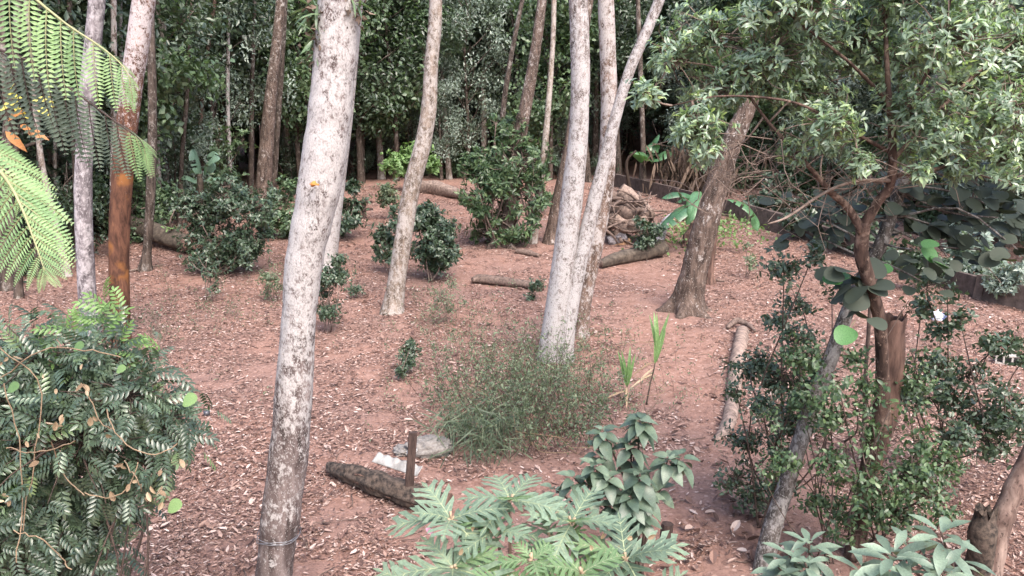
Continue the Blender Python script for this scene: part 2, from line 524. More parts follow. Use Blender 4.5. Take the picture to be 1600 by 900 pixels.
def soil_mat():
    m, nt, out = newmat('red_soil')
    tc = node(nt, 'ShaderNodeTexCoord')
    v = tc.outputs['Object']
    a = node(nt, 'ShaderNodeTexNoise', {'Vector': v, 'Scale': .45, 'Detail': 5.0, 'Roughness': .6})
    b = node(nt, 'ShaderNodeTexNoise', {'Vector': v, 'Scale': 4.0, 'Detail': 8.0, 'Roughness': .7})
    c = node(nt, 'ShaderNodeTexNoise', {'Vector': v, 'Scale': 38.0, 'Detail': 6.0, 'Roughness': .75})
    col = ramp(nt, b.outputs['Fac'], [(.3, (.155, .088, .070)), (.5, (.262, .152, .120)), (.7, (.31, .197, .164))])
    col = mixc(nt, ramp(nt, a.outputs['Fac'], [(.42, (0, 0, 0)), (.62, (.8, .8, .8))]), col, (.215, .137, .118))
    sp = ramp(nt, c.outputs['Fac'], [(.33, (.35, .3, .28)), (.47, (1, 1, 1)), (.62, (1, 1, 1)), (.7, (1.6, 1.65, 1.7))])
    col = mixc(nt, .8, col, mixc(nt, 1.0, col, sp, 'MULTIPLY'))
    # beyond the picked-apart litter: leaf flecks
    vo = node(nt, 'ShaderNodeTexVoronoi', {'Vector': v, 'Scale': 13.0, 'Randomness': 1.0})
    fl = ramp(nt, vo.outputs['Color'], [(.0, (.10, .055, .045)), (.35, (.24, .14, .115)), (.7, (.36, .24, .2)), (1, (.5, .37, .32))])
    dd = ramp(nt, vo.outputs['Distance'], [(.25, (1, 1, 1)), (.42, (0, 0, 0))])
    col = mixc(nt, mth(nt, 'MULTIPLY', dd, .55), col, fl)
    h = mth(nt, 'ADD', b.outputs['Fac'], mth(nt, 'MULTIPLY', c.outputs['Fac'], .35))
    bp = node(nt, 'ShaderNodeBump', {'Strength': .7, 'Distance': .06, 'Height': h})
    bs = node(nt, 'ShaderNodeBsdfPrincipled', {'Base Color': col, 'Roughness': .95, 'Specular IOR Level': .15, 'Normal': bp.outputs[0]})
    nt.links.new(bs.outputs[0], out.inputs[0])
    return m


M['soil'] = soil_mat()

# ------------------------------------------------------------------ leaf templates (leaf along +Y, face +Z, unit length)
def leaf_tmpl(ws, ys, fold=.25, droop=.25, stalk=0.0):
    """ws half widths at ys; returns verts, faces"""
    V = [(0, 0, 0)]
    for w, y in zip(ws, ys):
        z = -droop * y * y
        V += [(-w, y - .02, z + fold * w), (0, y, z), (w, y - .02, z + fold * w)]
    V.append((0, 1, -droop))
    n = len(ws)
    T, Q = [(0, 2, 1), (0, 3, 2)], []
    for i in range(n - 1):
        a, b = 1 + 3 * i, 4 + 3 * i
        Q += [(a, a + 1, b + 1, b), (a + 1, a + 2, b + 2, b + 1)]
    e = 1 + 3 * (n - 1)
    t = len(V) - 1
    T += [(e, e + 1, t), (e + 1, e + 2, t)]
    V = np.array(V, float)
    return V, [np.array(T)] + ([np.array(Q)] if Q else [])


L_LITE = (np.array([(0, 0, 0), (-.22, .45, .06), (.22, .45, .06), (0, 1, -.12)], float), [np.array([(0, 3, 1), (0, 2, 3)])])
L_LITE_W = (np.array([(0, 0, 0), (-.34, .5, .08), (.34, .5, .08), (0, 1, -.1)], float), [np.array([(0, 3, 1), (0, 2, 3)])])
L_LANCE = leaf_tmpl([.13, .17, .10], [.25, .5, .78], .3, .3)
L_OVATE = leaf_tmpl([.22, .30, .26, .14], [.12, .35, .62, .84], .35, .4)
L_OBOV = leaf_tmpl([.06, .135, .165, .105], [.14, .4, .62, .83], .35, .32)
L_SMALL = leaf_tmpl([.24, .2], [.3, .68], .25, .25)
L_CURL = leaf_tmpl([.20, .26, .17], [.18, .5, .8], .8, -.35)


def scatter(T, pos, dirs, nrm, size, rnd=None, width=None):
    V0, F0 = T
    pos, d = np.asarray(pos, float), norm(dirs)
    n = np.asarray(nrm, float)
    n = norm(n - d * np.sum(n * d, 1, keepdims=True))
    x = np.cross(d, n)
    s = np.broadcast_to(np.asarray(size, float), (len(pos),))
    w = s if width is None else s * width
    V = pos[:, None] + V0[None, :, 0:1] * (x * w[:, None])[:, None] + V0[None, :, 1:2] * (d * s[:, None])[:, None] + V0[None, :, 2:3] * (n * s[:, None])[:, None]
    k = len(V0)
    off = (np.arange(len(pos)) * k)[:, None, None]
    F = [(f[None] + off).reshape(-1, f.shape[1]) for f in F0]
    if rnd is None:
        rnd = rng.random(len(pos))
    return V.reshape(-1, 3), F, np.repeat(rnd, k)


def lmat(pos, d, n, s):
    d = norm(d)
    n = norm(n - d * np.dot(n, d))
    x = np.cross(d, n)
    return Matrix(((x[0] * s, d[0] * s, n[0] * s, pos[0]), (x[1] * s, d[1] * s, n[1] * s, pos[1]), (x[2] * s, d[2] * s, n[2] * s, pos[2]), (0, 0, 0, 1)))


def rand_unit(n):
    return norm(rng.normal(size=(n, 3)))


def blob_tips(blobs, n, shell=2.2):
    """twig tips in a cloud of balls: positions, outward directions, ball index"""
    b = np.asarray(blobs, float)
    w = b[:, 3] ** 2
    k = rng.choice(len(b), n, p=w / w.sum())
    u = rand_unit(n)
    u[:, 2] = np.where(u[:, 2] < 0, u[:, 2] * .8, u[:, 2])
    r = rng.random(n) ** (1 / shell)
    r = np.where(rng.random(n) < .22, rng.uniform(1.0, 1.6, n), r)
    pos = b[k, :3] + u * (b[k, 3] * r)[:, None] * np.array([1, 1, .85])
    return pos, u, k


def rosettes(pos, out, per, spread=.9, up=.35, jit=.03):
    """per leaves round each tip: positions, directions, normals"""
    n = len(pos)
    ax = norm(out + np.array([0, 0, up]) + rng.normal(0, .35, (n, 3)))
    ax = np.repeat(ax, per, 0)
    p = np.repeat(pos, per, 0) + rng.normal(0, jit, (n * per, 3))
    side = rng.normal(size=(n * per, 3))
    side = norm(side - ax * np.sum(side * ax, 1, keepdims=True))
    d = norm(ax * rng.uniform(.1, .8, (n * per, 1)) + side * spread)
    nn = norm(ax + np.array([0, -.15, .8]) + rng.normal(0, .25, (n * per, 3)))
    return p, d, nn


def leafy(parent, name, T, mats, pos, d, nn, size, n_parts=0, part_name='leaf', stuff_name='foliage', rnd=None):
    """the n_parts leaves that show largest become parts of their own, the rest one part of kind stuff"""
    n = len(pos)
    size = np.broadcast_to(np.asarray(size, float), (n,))
    rest = np.ones(n, bool)
    if n_parts:
        px, py, w = project(pos)
        inside = (px > 0) & (px < 1600) & (py > 0) & (py < 900)
        key = np.where(inside, size / w, 0) * rng.uniform(.85, 1.15, n)
        pick = np.argsort(-key)[:n_parts]
        rest[pick] = False
        mb = MB()
        mb.add(T[0], T[1])
        me = mb.mesh(part_name, mats)
        for i in pick:
            put(part_name, me, parent, lmat(pos[i], d[i], nn[i], float(size[i])))
    if rest.any():
        mb = MB()
        V, F, rn = scatter(T, pos[rest], d[rest], nn[rest], size[rest], None if rnd is None else rnd[rest])
        mb.add(V, F, 0, rn)
        mb.build(stuff_name, mats, parent, kind='stuff')


def twig_curve(a, b, sag=.1, n=5):
    a, b = np.asarray(a, float), np.asarray(b, float)
    L = np.linalg.norm(b - a)
    m = (a + b) / 2 + rng.normal(0, sag * L, 3)
    return spline([a, m, b], n)

# ================================================================== THE SETTING
def build_ground():
    xs = np.concatenate([-np.geomspace(400, 22, 40), np.linspace(-21.5, 21.5, 200), np.geomspace(22, 400, 40)])
    ys = np.concatenate([np.linspace(-60, 1.0, 20), np.linspace(1.3, 46, 240), np.geomspace(46.5, 420, 60)])
    X, Y = np.meshgrid(xs, ys, indexing='ij')
    Z = terrain(X, Y)
    nx, ny = X.shape
    V = np.stack([X, Y, Z], -1).reshape(-1, 3)
    i, j = np.meshgrid(np.arange(nx - 1), np.arange(ny - 1), indexing='ij')
    F = np.stack([i * ny + j, (i + 1) * ny + j, (i + 1) * ny + j + 1, i * ny + j + 1], -1).reshape(-1, 4)
    mb = MB()
    mb.add(V, F)
    o = mb.build('ground', M['soil'])
    o['kind'] = 'structure'


build_ground()


def build_litter():
    """fallen leaves that cover the clearing, thinner where the red soil is trodden bare"""
    n = 800000
    # even in the picture rather than on the plan: more leaves close by
    y = 4.5 + 38 * rng.random(n) ** 1.25
    x = (rng.random(n) - .5) * 2 * (y * .72 + 2.5)
    dn = fbm(x * .5, y * .5, 0, 21) * .5 + fbm(x * 1.9, y * 1.9, 0, 33) * .5
    # a trodden way up the middle right, clumps elsewhere
    path = np.exp(-((x - (2.6 + .10 * (y - 8))) / 1.1) ** 2) * .16
    near = np.exp(-((x + 1.2) / 3.2) ** 2 - ((y - 9) / 5.0) ** 2) * .05
    right = .16 * sstep((x - 3.6) / 2.0)
    left = .10 * sstep((-x - 3.5) / 3.0)
    p = np.clip((dn - .47 - path - near + right + left) * 9 + .50, .09, 1)
    k = rng.random(n) < p
    x, y = x[k], y[k]
    n = len(x)
    z = terrain(x, y) + .008 + .02 * rng.random(n)
    size = np.clip(rng.lognormal(-3.38, .52, n), .012, .12) * (1 + .016 * y)
    big = rng.random(n) < .04
    size[big] *= rng.uniform(1.3, 1.9, big.sum())
    a = rng.random(n) * 2 * np.pi
    d = np.stack([np.cos(a), np.sin(a), rng.normal(0, .18, n)], 1)
    nn = np.stack([rng.normal(0, .26, n), rng.normal(0, .26, n), np.ones(n)], 1)
    pos = np.stack([x, y, z], 1)
    near = y < 12
    mb = MB()
    for sel, T in ((near, (leaf_tmpl([.17, .13], [.28, .7], .45, -.15))), (~near, (np.array([(0, 0, 0), (-.19, .5, .09), (.19, .5, .09), (0, 1, .06)], float), [np.array([(0, 3, 1), (0, 2, 3)])]))):
        V, F, rn = scatter(T, pos[sel], d[sel], nn[sel], size[sel])
        mb.add(V, F, 0, rn)
    o = mb.build('leaf_litter', M['litter'], smooth=False)
    tag(o, 'dry brown and pinkish leaf litter scattered over the red soil', 'leaf litter', kind='stuff')
    tw = MB()
    for i in range(900):
        yy = 6 + 26 * rng.random() ** 1.3
        xx = rng.uniform(-.7, .7) * yy
        L = rng.uniform(.1, .5)
        a = rng.random() * 6.28
        b = a + rng.normal(0, .5)
        p0 = np.array([xx, yy, 0])
        p1 = p0 + [math.cos(a) * L * .5, math.sin(a) * L * .5, 0]
        p2 = p1 + [math.cos(b) * L * .5, math.sin(b) * L * .5, 0]
        pp = np.array([p0, p1, p2])
        pp[:, 2] = terrain(pp[:, 0], pp[:, 1]) + rng.uniform(.01, .035)
        r_ = rng.uniform(.003, .009)
        tw.add(*tube(pp, [r_, r_ * .8, r_ * .4], 4))
    o = tw.build('twig_litter', M['dead_wood'])
    tag(o, 'thin dead twigs scattered over the leaf litter', 'twigs', kind='stuff')
    # the larger curled leaves close by, one by one
    me = MB()
    me.add(*L_CURL)
    me = me.mesh('fallen_leaf', M['litter'], False)
    i = 0
    while i < 140:
        px, py = (rng.normal(1135, 60), rng.uniform(600, 890)) if i % 5 else (rng.uniform(180, 1600), rng.uniform(640, 890))
        g = G(px, py)
        o = bpy.data.objects.new('fallen_leaf', me)
        COL.objects.link(o)
        a = rng.random() * 6.28
        o.matrix_world = lmat(g + [0, 0, .03], np.array([math.cos(a), math.sin(a), rng.normal(0, .2)]), np.array([rng.normal(0, .3), rng.normal(0, .3), 1]), rng.uniform(.10, .17))
        tag(o, 'large curled dry leaf fallen on the red soil', 'fallen leaf', 'large dry leaves fallen on the red soil')
        i += 1


build_litter()


def bark_trunk(ctrl, Y0=None, lean=0.0, sides=18, step=.06, rough=.06, flare=.0, ext=0.0, lobes=0, base_px=None, seed=0, bumps=.0):
    """a trunk through photo pixels (px, py, width px) from the foot up; returns centre line, radii, foot"""
    foot = G(*(base_px or ctrl[0][:2]))
    if Y0 is None:
        Y0 = foot[1]
    pts, rad = [], []
    for i, (px, py, w) in enumerate(ctrl):
        p = P(px, py, Y0)
        p = P(px, py, Y0 + lean * max(0, p[2] - foot[2]))
        pts.append(p)
        rad.append(w / 2 * depth(p) / FPX)
    if base_px is None:
        pts[0] = foot
    else:
        pts.insert(0, foot)
        rad.insert(0, rad[0] * 1.05)
    if ext:
        d = norm(pts[-1] - pts[-2]) * .5 + np.array([0, 0, .5])
        for k in (.5, 1.0):
            pts.append(pts[-1] + d * ext * .5)
            rad.append(rad[-1] * .88)
    pts.insert(0, pts[0] + np.array([0, 0, -.25]))
    rad.insert(0, rad[0] * 1.1)
    q = np.hstack([np.array(pts), np.array(rad)[:, None]])
    L = np.linalg.norm(np.diff(q[:, :3], axis=0), axis=1).sum()
    n = int(max(12, min(400, L / step)))
    q = spline(q, n)
    p, r = q[:, :3], q[:, 3]
    h = np.maximum(0, p[:, 2] - foot[2])
    r = r * (1 + flare * np.exp(-h / .28))
    V, F = tube(p, r, sides, True, rough, 3.0, seed)
    if lobes:                                     # buttress roots
        m = len(p)
        W = V[:m * sides].reshape(m, sides, 3)
        a = np.linspace(0, 2 * np.pi, sides, endpoint=False)
        g = (np.cos(a * lobes + seed) * .5 + .5) ** 2
        W = p[:, None] + (W - p[:, None]) * (1 + .75 * np.exp(-h / .22)[:, None] * (g[None] - .3))[..., None]
        V[:m * sides] = W.reshape(-1, 3)
    if bumps:                                     # ring-like swellings and scars
        m = len(p)
        W = V[:m * sides].reshape(m, sides, 3)
        f = (vnoise(0, 0, h * 7, seed + 5) - .5)
        c = fbm(W[..., 0] * 9, W[..., 1] * 9, W[..., 2] * 13, seed + 2) - .5
        W = p[:, None] + (W - p[:, None]) * (1 + bumps * (f[:, None] + c))[..., None]
        V[:m * sides] = W.reshape(-1, 3)
    return (V, F), p, r, foot


def crown_mesh(name, h, rad, z0, nleaf, size, mats, seed, per=9, nblob=13, T=L_LITE, limbs=True, droop=0.0):
    """a crown of leaf clumps on limbs; origin at the tree's foot"""
    st = np.random.default_rng(seed)
    bl = []
    for i in range(nblob):
        t = (i + .5) / nblob
        a = i * 2.4 + st.random()
        rr = rad * (math.sin(math.pi * (.18 + .75 * t))) * st.uniform(.35, 1.0)
        bl.append((math.cos(a) * rr, math.sin(a) * rr, z0 + (h - z0) * t, rad * st.uniform(.2, .40)))
    pos, out, k = blob_tips(bl, max(1, nleaf // per), 3.0)
    keep = fbm(pos[:, 0] * .85, pos[:, 1] * .85, pos[:, 2] * 1.0, seed, 2) > .46
    pos, out = pos[keep], out[keep]
    p, d, nn = rosettes(pos, out, per, 1.0, .3 - droop, .22 * rad / 2.2)
    if droop:
        d = norm(d + np.array([0, 0, -droop]))
    mb = MB()
    V, F, rn = scatter(T, p, d, nn, rng.uniform(.7, 1.3, len(p)) * size)
    mb.add(V, F, 0, rn)
    return mb.mesh(name, mats), bl


def limb_geo(mb, bl, base, mi, r0=.06):
    for b in bl:
        c = np.array(b[:3])
        s = np.array([base[0], base[1], max(base[2], c[2] - 1.2 - .3 * np.hypot(c[0], c[1]))])
        V, F = tube(twig_curve(s, c, .08, 6), np.linspace(r0, r0 * .3, 6), 5)
        mb.add(V, F, mi)
        for q in range(3):
            e = c + rng.normal(0, b[3] * .55, 3)
            V, F = tube(twig_curve(c * .5 + (s + c) * .25, e, .1, 5), np.linspace(r0 * .4, r0 * .12, 5), 3)
            mb.add(V, F, mi)


def make_tree(name, label, cat, group, h, rad, z0, nleaf, size, mat, bark, seed, tr=.16, per=9, nblob=13, T=L_LITE, lean=.4, droop=0.0, stems=1):
    root = thing(name, label, cat, (0, 0, 0), group)
    me, bl = crown_mesh('crown', h, rad, z0, nleaf, size, mat, seed, per, int(nblob * 1.4), T, droop=droop)
    put('crown', me, root)
    st = np.random.default_rng(seed + 50)
    mb = MB()
    for s in range(stems):
        o = np.array([st.normal(0, .25), st.normal(0, .25), 0]) if stems > 1 else np.zeros(3)
        pts = [o + [0, 0, -.4], o + [st.normal(0, .08), st.normal(0, .08), h * .3], o * 1.6 + [st.normal(0, lean * .5), st.normal(0, lean * .5), h * .65], o * 2 + [st.normal(0, lean), st.normal(0, lean), h * .95]]
        V, F = tube(spline(pts, 26), np.linspace(tr, tr * .3, 26) * (1 + .5 * np.exp(-np.linspace(0, 9, 26))), 9, True, .1, 2.5, seed)
        mb.add(V, F)
    limb_geo(mb, bl, (0, 0, z0 * .8), 0, tr * .35)
    mb.build('trunk', M[bark], root)
    return root


# ------------------------------------------------------------------ the forest behind the clearing
PX_E = [-300, 0, 250, 380, 480, 560, 760, 900, 1100, 1250, 1450, 1600, 1900]
Y_E = [17, 22, 29, 36, 42, 45, 47, 46, 43, 36, 29, 24, 18]


def edge_y(px):
    return np.interp(px, PX_E, Y_E)


LAB_D = 'dense dark-leaved forest tree standing in the shade behind the clearing'
LAB_B = 'bluish grey-green forest tree among the darker trees behind the clearing'
LAB_C = 'mid-green leafy forest tree rising behind the clearing'
GR = 'forest trees behind the clearing'
protos = [
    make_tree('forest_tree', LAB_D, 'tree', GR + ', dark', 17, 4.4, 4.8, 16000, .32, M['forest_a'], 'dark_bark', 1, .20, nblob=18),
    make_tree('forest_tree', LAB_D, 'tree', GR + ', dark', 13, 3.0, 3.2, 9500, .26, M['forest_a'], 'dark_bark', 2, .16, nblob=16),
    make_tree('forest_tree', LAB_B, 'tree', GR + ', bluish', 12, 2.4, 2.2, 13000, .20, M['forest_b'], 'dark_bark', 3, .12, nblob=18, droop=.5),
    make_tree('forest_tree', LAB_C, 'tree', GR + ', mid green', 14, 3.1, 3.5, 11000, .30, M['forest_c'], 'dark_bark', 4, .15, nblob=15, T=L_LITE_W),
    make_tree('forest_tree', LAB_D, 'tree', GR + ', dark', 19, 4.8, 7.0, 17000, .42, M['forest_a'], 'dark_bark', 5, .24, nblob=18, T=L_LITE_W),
]
SL_D = 'dark glossy understorey shrub at the shaded forest edge'
SL_C = 'mid-green understorey shrub at the forest edge'
SL_B = 'bluish grey-green understorey shrub at the forest edge'
sprotos = [
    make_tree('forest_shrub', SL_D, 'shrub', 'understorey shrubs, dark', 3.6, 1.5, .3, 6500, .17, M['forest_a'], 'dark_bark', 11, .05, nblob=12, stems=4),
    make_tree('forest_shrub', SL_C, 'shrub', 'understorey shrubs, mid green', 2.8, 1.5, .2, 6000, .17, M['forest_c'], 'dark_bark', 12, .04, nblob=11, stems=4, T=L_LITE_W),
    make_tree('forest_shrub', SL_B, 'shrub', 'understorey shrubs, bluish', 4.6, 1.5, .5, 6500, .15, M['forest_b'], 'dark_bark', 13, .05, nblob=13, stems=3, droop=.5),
]


MARKS = [(10, 'the left edge trunks'), (133, 'the grey trunk'), (188, 'the orange-brown trunk'), (345, 'the large dark bush'), (415, 'the twin brownish trunks'), (520, 'the big white trunk'), (650, 'the slim kinked trunk'), (780, 'the tall dense bush'), (890, 'the straight white trunk'), (975, 'the log pile'), (1100, 'the stout leaning trunk'), (1240, 'the bare twigs'), (1390, 'the reddish leafy tree'), (1540, 'the round leaves')]


def forest_label(o, kind, s, px, y):
    m = min(MARKS, key=lambda q: abs(q[0] - px))
    d = px - m[0]
    rel = 'behind' if abs(d) < 16 else ('left of' if d < 0 else 'right of')
    far = y - float(edge_y(px))
    dp = 'at the clearing edge' if far < 6 else ('deeper in the wood' if far < 18 else 'far back in the wood')
    o['label'] = f"{'tall' if s > 1.07 else ('short' if s < .9 else 'middling')} {kind} {rel} {m[1]}, {dp}"


def forest():
    used = {id(p): False for p in protos + sprotos}
    KIND = dict(zip([id(p) for p in protos + sprotos], ['dense dark tree', 'bushy dark tree', 'bluish grey-green tree', 'mid-green tree', 'high-crowned dark tree', 'dark shrub', 'mid-green shrub', 'bluish shrub']))
    pts = []

    def place(pr, x, y, s):
        z = float(terrain(x, y))
        a = rng.random() * 6.28
        if not used[id(pr)]:
            used[id(pr)] = True
            pr.location = (x, y, z)
            pr.rotation_euler.z = a
            pr.scale = (s, s, s)
            o = pr
        else:
            o = dup(pr, (x, y, z), a, s)
        forest_label(o, KIND[id(pr)], s, 800 + FPX * x / (y * math.cos(PITCH)), y)

    for px, py, k, sc in ((345, 322, 2, .95), (732, 292, 2, 1.0), (690, 292, 2, .72), (620, 290, 3, .95), (470, 296, 3, .9), (1080, 296, 2, .8), (300, 335, 2, .7), (1160, 320, 3, .9), (1290, 340, 2, .85), (565, 293, 0, .9), (860, 290, 3, .85), (215, 345, 1, 1.0), (1420, 380, 2, .8)):
        g = G(px, py)
        y = float(edge_y(px)) + 1.2
        g = g * [y / g[1], 1, 1]
        place(protos[k], g[0], y, sc)
        pts.append((g[0], y))
    tries, n = 0, 0
    while tries < 12000 and n < 175:
        tries += 1
        y = rng.uniform(18, 88)
        x = rng.uniform(-.76, .80) * y
        px = 800 + FPX * x / (y * math.cos(PITCH))
        e = float(edge_y(px))
        if y < e + 2.0 or y > e + 38:
            continue
        if (955 < px < 1065 and y < e + 13) or (552 < px < 612 and y < e + 10):
            continue
        if any((x - a) ** 2 + (y - b) ** 2 < 3.1 ** 2 for a, b in pts):
            continue
        pts.append((x, y))
        n += 1
        near = y < e + 9
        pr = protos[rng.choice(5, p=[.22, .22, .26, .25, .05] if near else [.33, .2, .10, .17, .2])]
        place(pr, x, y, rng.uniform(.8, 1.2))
    m = 0
    sp = []
    while m < 95:
        px = rng.uniform(-150, 1750)
        y = float(edge_y(px)) + rng.uniform(.5, 15)
        if 965 < px < 1050 or (560 < px < 606 and y < edge_y(px) + 9):
            continue
        x = (px - 800) / FPX * y * math.cos(PITCH)
        if any((x - a) ** 2 + (y - b) ** 2 < 1.4 ** 2 for a, b in sp):
            continue
        sp.append((x, y))
        pr = sprotos[rng.choice(3, p=[.5, .27, .23])]
        place(pr, x, y, rng.uniform(.55, 1.15))
        m += 1


forest()

# far wood on the slope beyond, one mass
def far_wood():
    mb = MB()
    n = 26000
    y = rng.uniform(80, 150, n)
    x = rng.uniform(-.95, .95, n) * y
    z = terrain(x, y) + rng.random(n) * 9
    d = rand_unit(n)
    V, F, rn = scatter(L_LITE_W, np.stack([x, y, z], 1), d, rand_unit(n) + [0, 0, 1], rng.uniform(1.0, 2.2, n))
    mb.add(V, F, 0, rn)
    o = mb.build('far_woods', M['forest_a'])
    tag(o, 'dark far woods on the slope beyond the forest trees', 'woods', kind='stuff')


far_wood()


# ------------------------------------------------------------------ low wall at the back right
def back_wall():
    wm = plain_mat('dark_brown_concrete', (.05, .038, .034), (.125, .095, .085), 5, .9, .6)  # mottled dark brown over the whole wall
    A = [G(955, 290), G(1060, 318), G(1160, 345), G(1250, 372), G(1345, 405), G(1440, 440), G(1530, 468), G(1625, 492), G(1760, 540)]
    root = thing('boundary_wall', 'low dark brown concrete wall along the far right edge of the clearing', 'wall', A[0])
    mb = MB()
    for i in range(len(A) - 1):
        a, b = A[i], A[i + 1]
        d = b - a
        L = np.hypot(d[0], d[1])
        ang = math.atan2(d[1], d[0])
        rot = Matrix.Rotation(ang, 3, 'Z') @ Matrix.Rotation(-math.atan2(d[2], L), 3, 'Y')
        c = (a + b) / 2
        zlo, zhi = min(a[2], b[2]), max(a[2], b[2])
        pb = MB()
        pb.add(*box_geo(c + [0, 0, .25], (L - .24, .14, .6 + zhi - zlo), rot, .012))
        pb.build('wall_panel', wm, root, False)
        pb = MB()
        pb.add(*box_geo(a + [0, 0, .2], (.22, .22, .9), rot, .01))
        pb.build('wall_pier', wm, root, False)


back_wall()


# ================================================================== THE TREES OF THE CLEARING
UPPER = [crown_mesh('crown', 6, 3.4, 0, 1500, .2, M['tree_leaf'], 71, 9, 12)[0], crown_mesh('crown', 6, 3.2, 0, 1500, .22, M['forest_c'], 72, 9, 12)[0]]


def clearing_tree(name, label, ctrl, bark, Y0=None, lean=0.0, ext=6.0, crown=0, group=None, **kw):
    (V, F), p, r, foot = bark_trunk(ctrl, Y0, lean, ext=ext, **{'flare': .22, **kw})
    root = thing(name, label, 'tree', foot, group)
    mb = MB()
    mb.add(V, F)
    mb.build('trunk', M[bark], root)
    if crown:
        top = p[-1]
        o = put('crown', UPPER[crown % 2], root, Matrix.Translation(Vector(top + [0, 0, -1.0])) @ Matrix.Rotation(rng.random() * 6, 4, 'Z'))
    return root, p, r, foot


# the big white one in front
big, bp_, br_, bfoot = clearing_tree('lichen_tree', 'big leaning white trunk blotched with lichen, orange spot on it and wire round its foot',
    [(424, 968, 57), (428, 900, 55), (440, 800, 60), (452, 700, 60), (460, 600, 56), (467, 500, 53), (477, 400, 58), (497, 300, 66), (512, 200, 66), (523, 100, 66), (532, 0, 68), (541, -90, 66)],
    'white_bark', lean=.01, sides=40, step=.03, rough=.07, bumps=.05, seed=4, ext=7)


def on_trunk(px, py, Y, off):
    return P(px, py, Y - off)


def big_tree_details():
    Y = bfoot[1]
    # orange fungus spot
    c = on_trunk(489, 288, Y, .235)
    mb = MB()
    a = np.linspace(0, 2 * np.pi, 14, endpoint=False)
    rr = .032 * (1 + .25 * rng.normal(size=14))
    ring = np.stack([np.cos(a) * rr * 1.15, np.zeros(14), np.sin(a) * rr * .75], 1) + c
    V = np.vstack([ring + [0, .03, 0], ring * .55 + c * .45 + [0, -.012, 0], c + [0, -.015, 0]])
    k = np.arange(14)
    k2 = (k + 1) % 14
    mb.add(V, [np.stack([k, k2, k2 + 14, k + 14], 1), np.stack([k + 14, k2 + 14, np.full(14, 28)], 1)])
    mb.build('fungus_spot', plain_mat('orange_fungus', (.36, .14, .03), (.48, .2, .06), 40, .8, .2), big)
    # wire loops near the foot
    wire = plain_mat('grey_wire', (.16, .165, .18), (.30, .31, .34), 30, .4, .05, metallic=.6)
    for j, (dz, tl) in enumerate(((0, .03), (.035, -.02), (-.02, .045))):
        zc = P(435, 838, Y)[2] + dz
        i = np.argmin(np.abs(bp_[:, 2] - zc))
        a = np.linspace(0, 2 * np.pi, 40)
        R0 = br_[i] * 1.09 + .004
        pts = np.stack([bp_[i, 0] + np.cos(a) * R0, bp_[i, 1] + np.sin(a) * R0, zc + tl * np.cos(a + 1) + .012 * np.sin(3 * a + j)], 1)
        mb = MB()
        mb.add(*tube(pts, .0032, 5, False))
        mb.build('wire_loop', wire, big)


big_tree_details()


def epiphyte():
    """small strap-leaved plants that grow on the left side of the big trunk, near the top"""
    Y = bfoot[1]
    for px, py, s, n in ((494, 22, .22, 26), (500, 62, .16, 16), (556, 8, .14, 10)):
        c = P(px, py, Y - .05)
        root = thing('epiphyte', {22: 'tuft of green strap leaves growing high on the left of the big white trunk', 62: 'smaller drooping tuft of strap leaves below another on the big white trunk', 8: 'little green tuft at the right edge of the big white trunk'}[py], 'epiphyte', c)
        mb = MB()
        d = rand_unit(n)
        sgn = 1 if px > 530 else -1
        d[:, 0] = sgn * np.abs(d[:, 0]) * 1.2
        d[:, 2] -= .1
        V, F, rn = scatter(leaf_tmpl([.06, .07, .05], [.2, .5, .8], .3, .55), np.repeat(c[None], n, 0) + rng.normal(0, .03, (n, 3)), d, rand_unit(n) + [0, 0, 1.2], rng.uniform(.6, 1.2, n) * s)
        mb.add(V, F, 0, rn)
        mb.build('strap_leaves', M['forest_c'], root, kind='stuff')
        mb = MB()
        n2 = 40
        d = rand_unit(n2) + [0, 0, -.8]
        pp = c + rng.normal(0, .09, (n2, 3)) * [.6, .4, 1]
        V, F, rn = scatter(L_LITE, pp, d, rand_unit(n2), rng.uniform(.04, .1, n2))
        mb.add(V, F, 0, rn)
        mb.build('dead_leaves', M['dry_brown'], root, kind='stuff')


epiphyte()

clearing_tree('lichen_tree', 'greyish slender trunk standing right behind the big white trunk',
    [(510, 418, 32), (515, 385, 27), (527, 280, 26), (538, 190, 25), (546, 110, 24), (556, 0, 23), (562, -60, 22)], 'white_bark_far', seed=8)
clearing_tree('slim_tree', 'slim bent grey-brown trunk with a kink, in the middle of the clearing',
    [(613, 488, 32), (620, 440, 28), (632, 360, 27), (645, 285, 27), (660, 228, 26), (670, 170, 24), (674, 100, 22), (680, 30, 21), (680, -40, 20)],
    'slim_bark', seed=2, flare=.25, crown=1)
clearing_tree('lichen_tree', 'straight white lichened trunk, left stem of the pair by the weeds',
    [(858, 562, 34), (864, 520, 35), (876, 440, 36), (890, 340, 36), (902, 230, 31), (907, 130, 30), (905, 40, 30), (902, -40, 29)], 'white_bark_far', seed=3, flare=.2, sides=24)
clearing_tree('lichen_tree', 'white lichened trunk leaning to the right, beside the straight white one',
    [(880, 563, 30), (886, 510, 27), (901, 430, 25), (920, 350, 24), (940, 270, 21), (960, 190, 18), (984, 110, 17), (1010, 50, 17), (1036, -15, 17), (1050, -60, 16)], 'white_bark_far', lean=.02, seed=14, sides=20)
clearing_tree('mottled_tree', 'mottled brown and white trunk standing just behind the two white trunks',
    [(903, 524, 32), (910, 470, 29), (928, 380, 31), (944, 290, 30), (950, 220, 26), (951, 130, 26), (948, 40, 26), (946, -40, 25)], 'mottle_bark', seed=21, sides=22, flare=.2)
clearing_tree('slim_tree', 'pale thin trunk left of the white pair, beyond the tall bush',
    [(832, 380, 14), (840, 320, 12), (850, 240, 11), (858, 150, 9), (864, 60, 8), (866, -20, 8)], 'slim_bark', seed=6, sides=10, crown=1, ext=5)
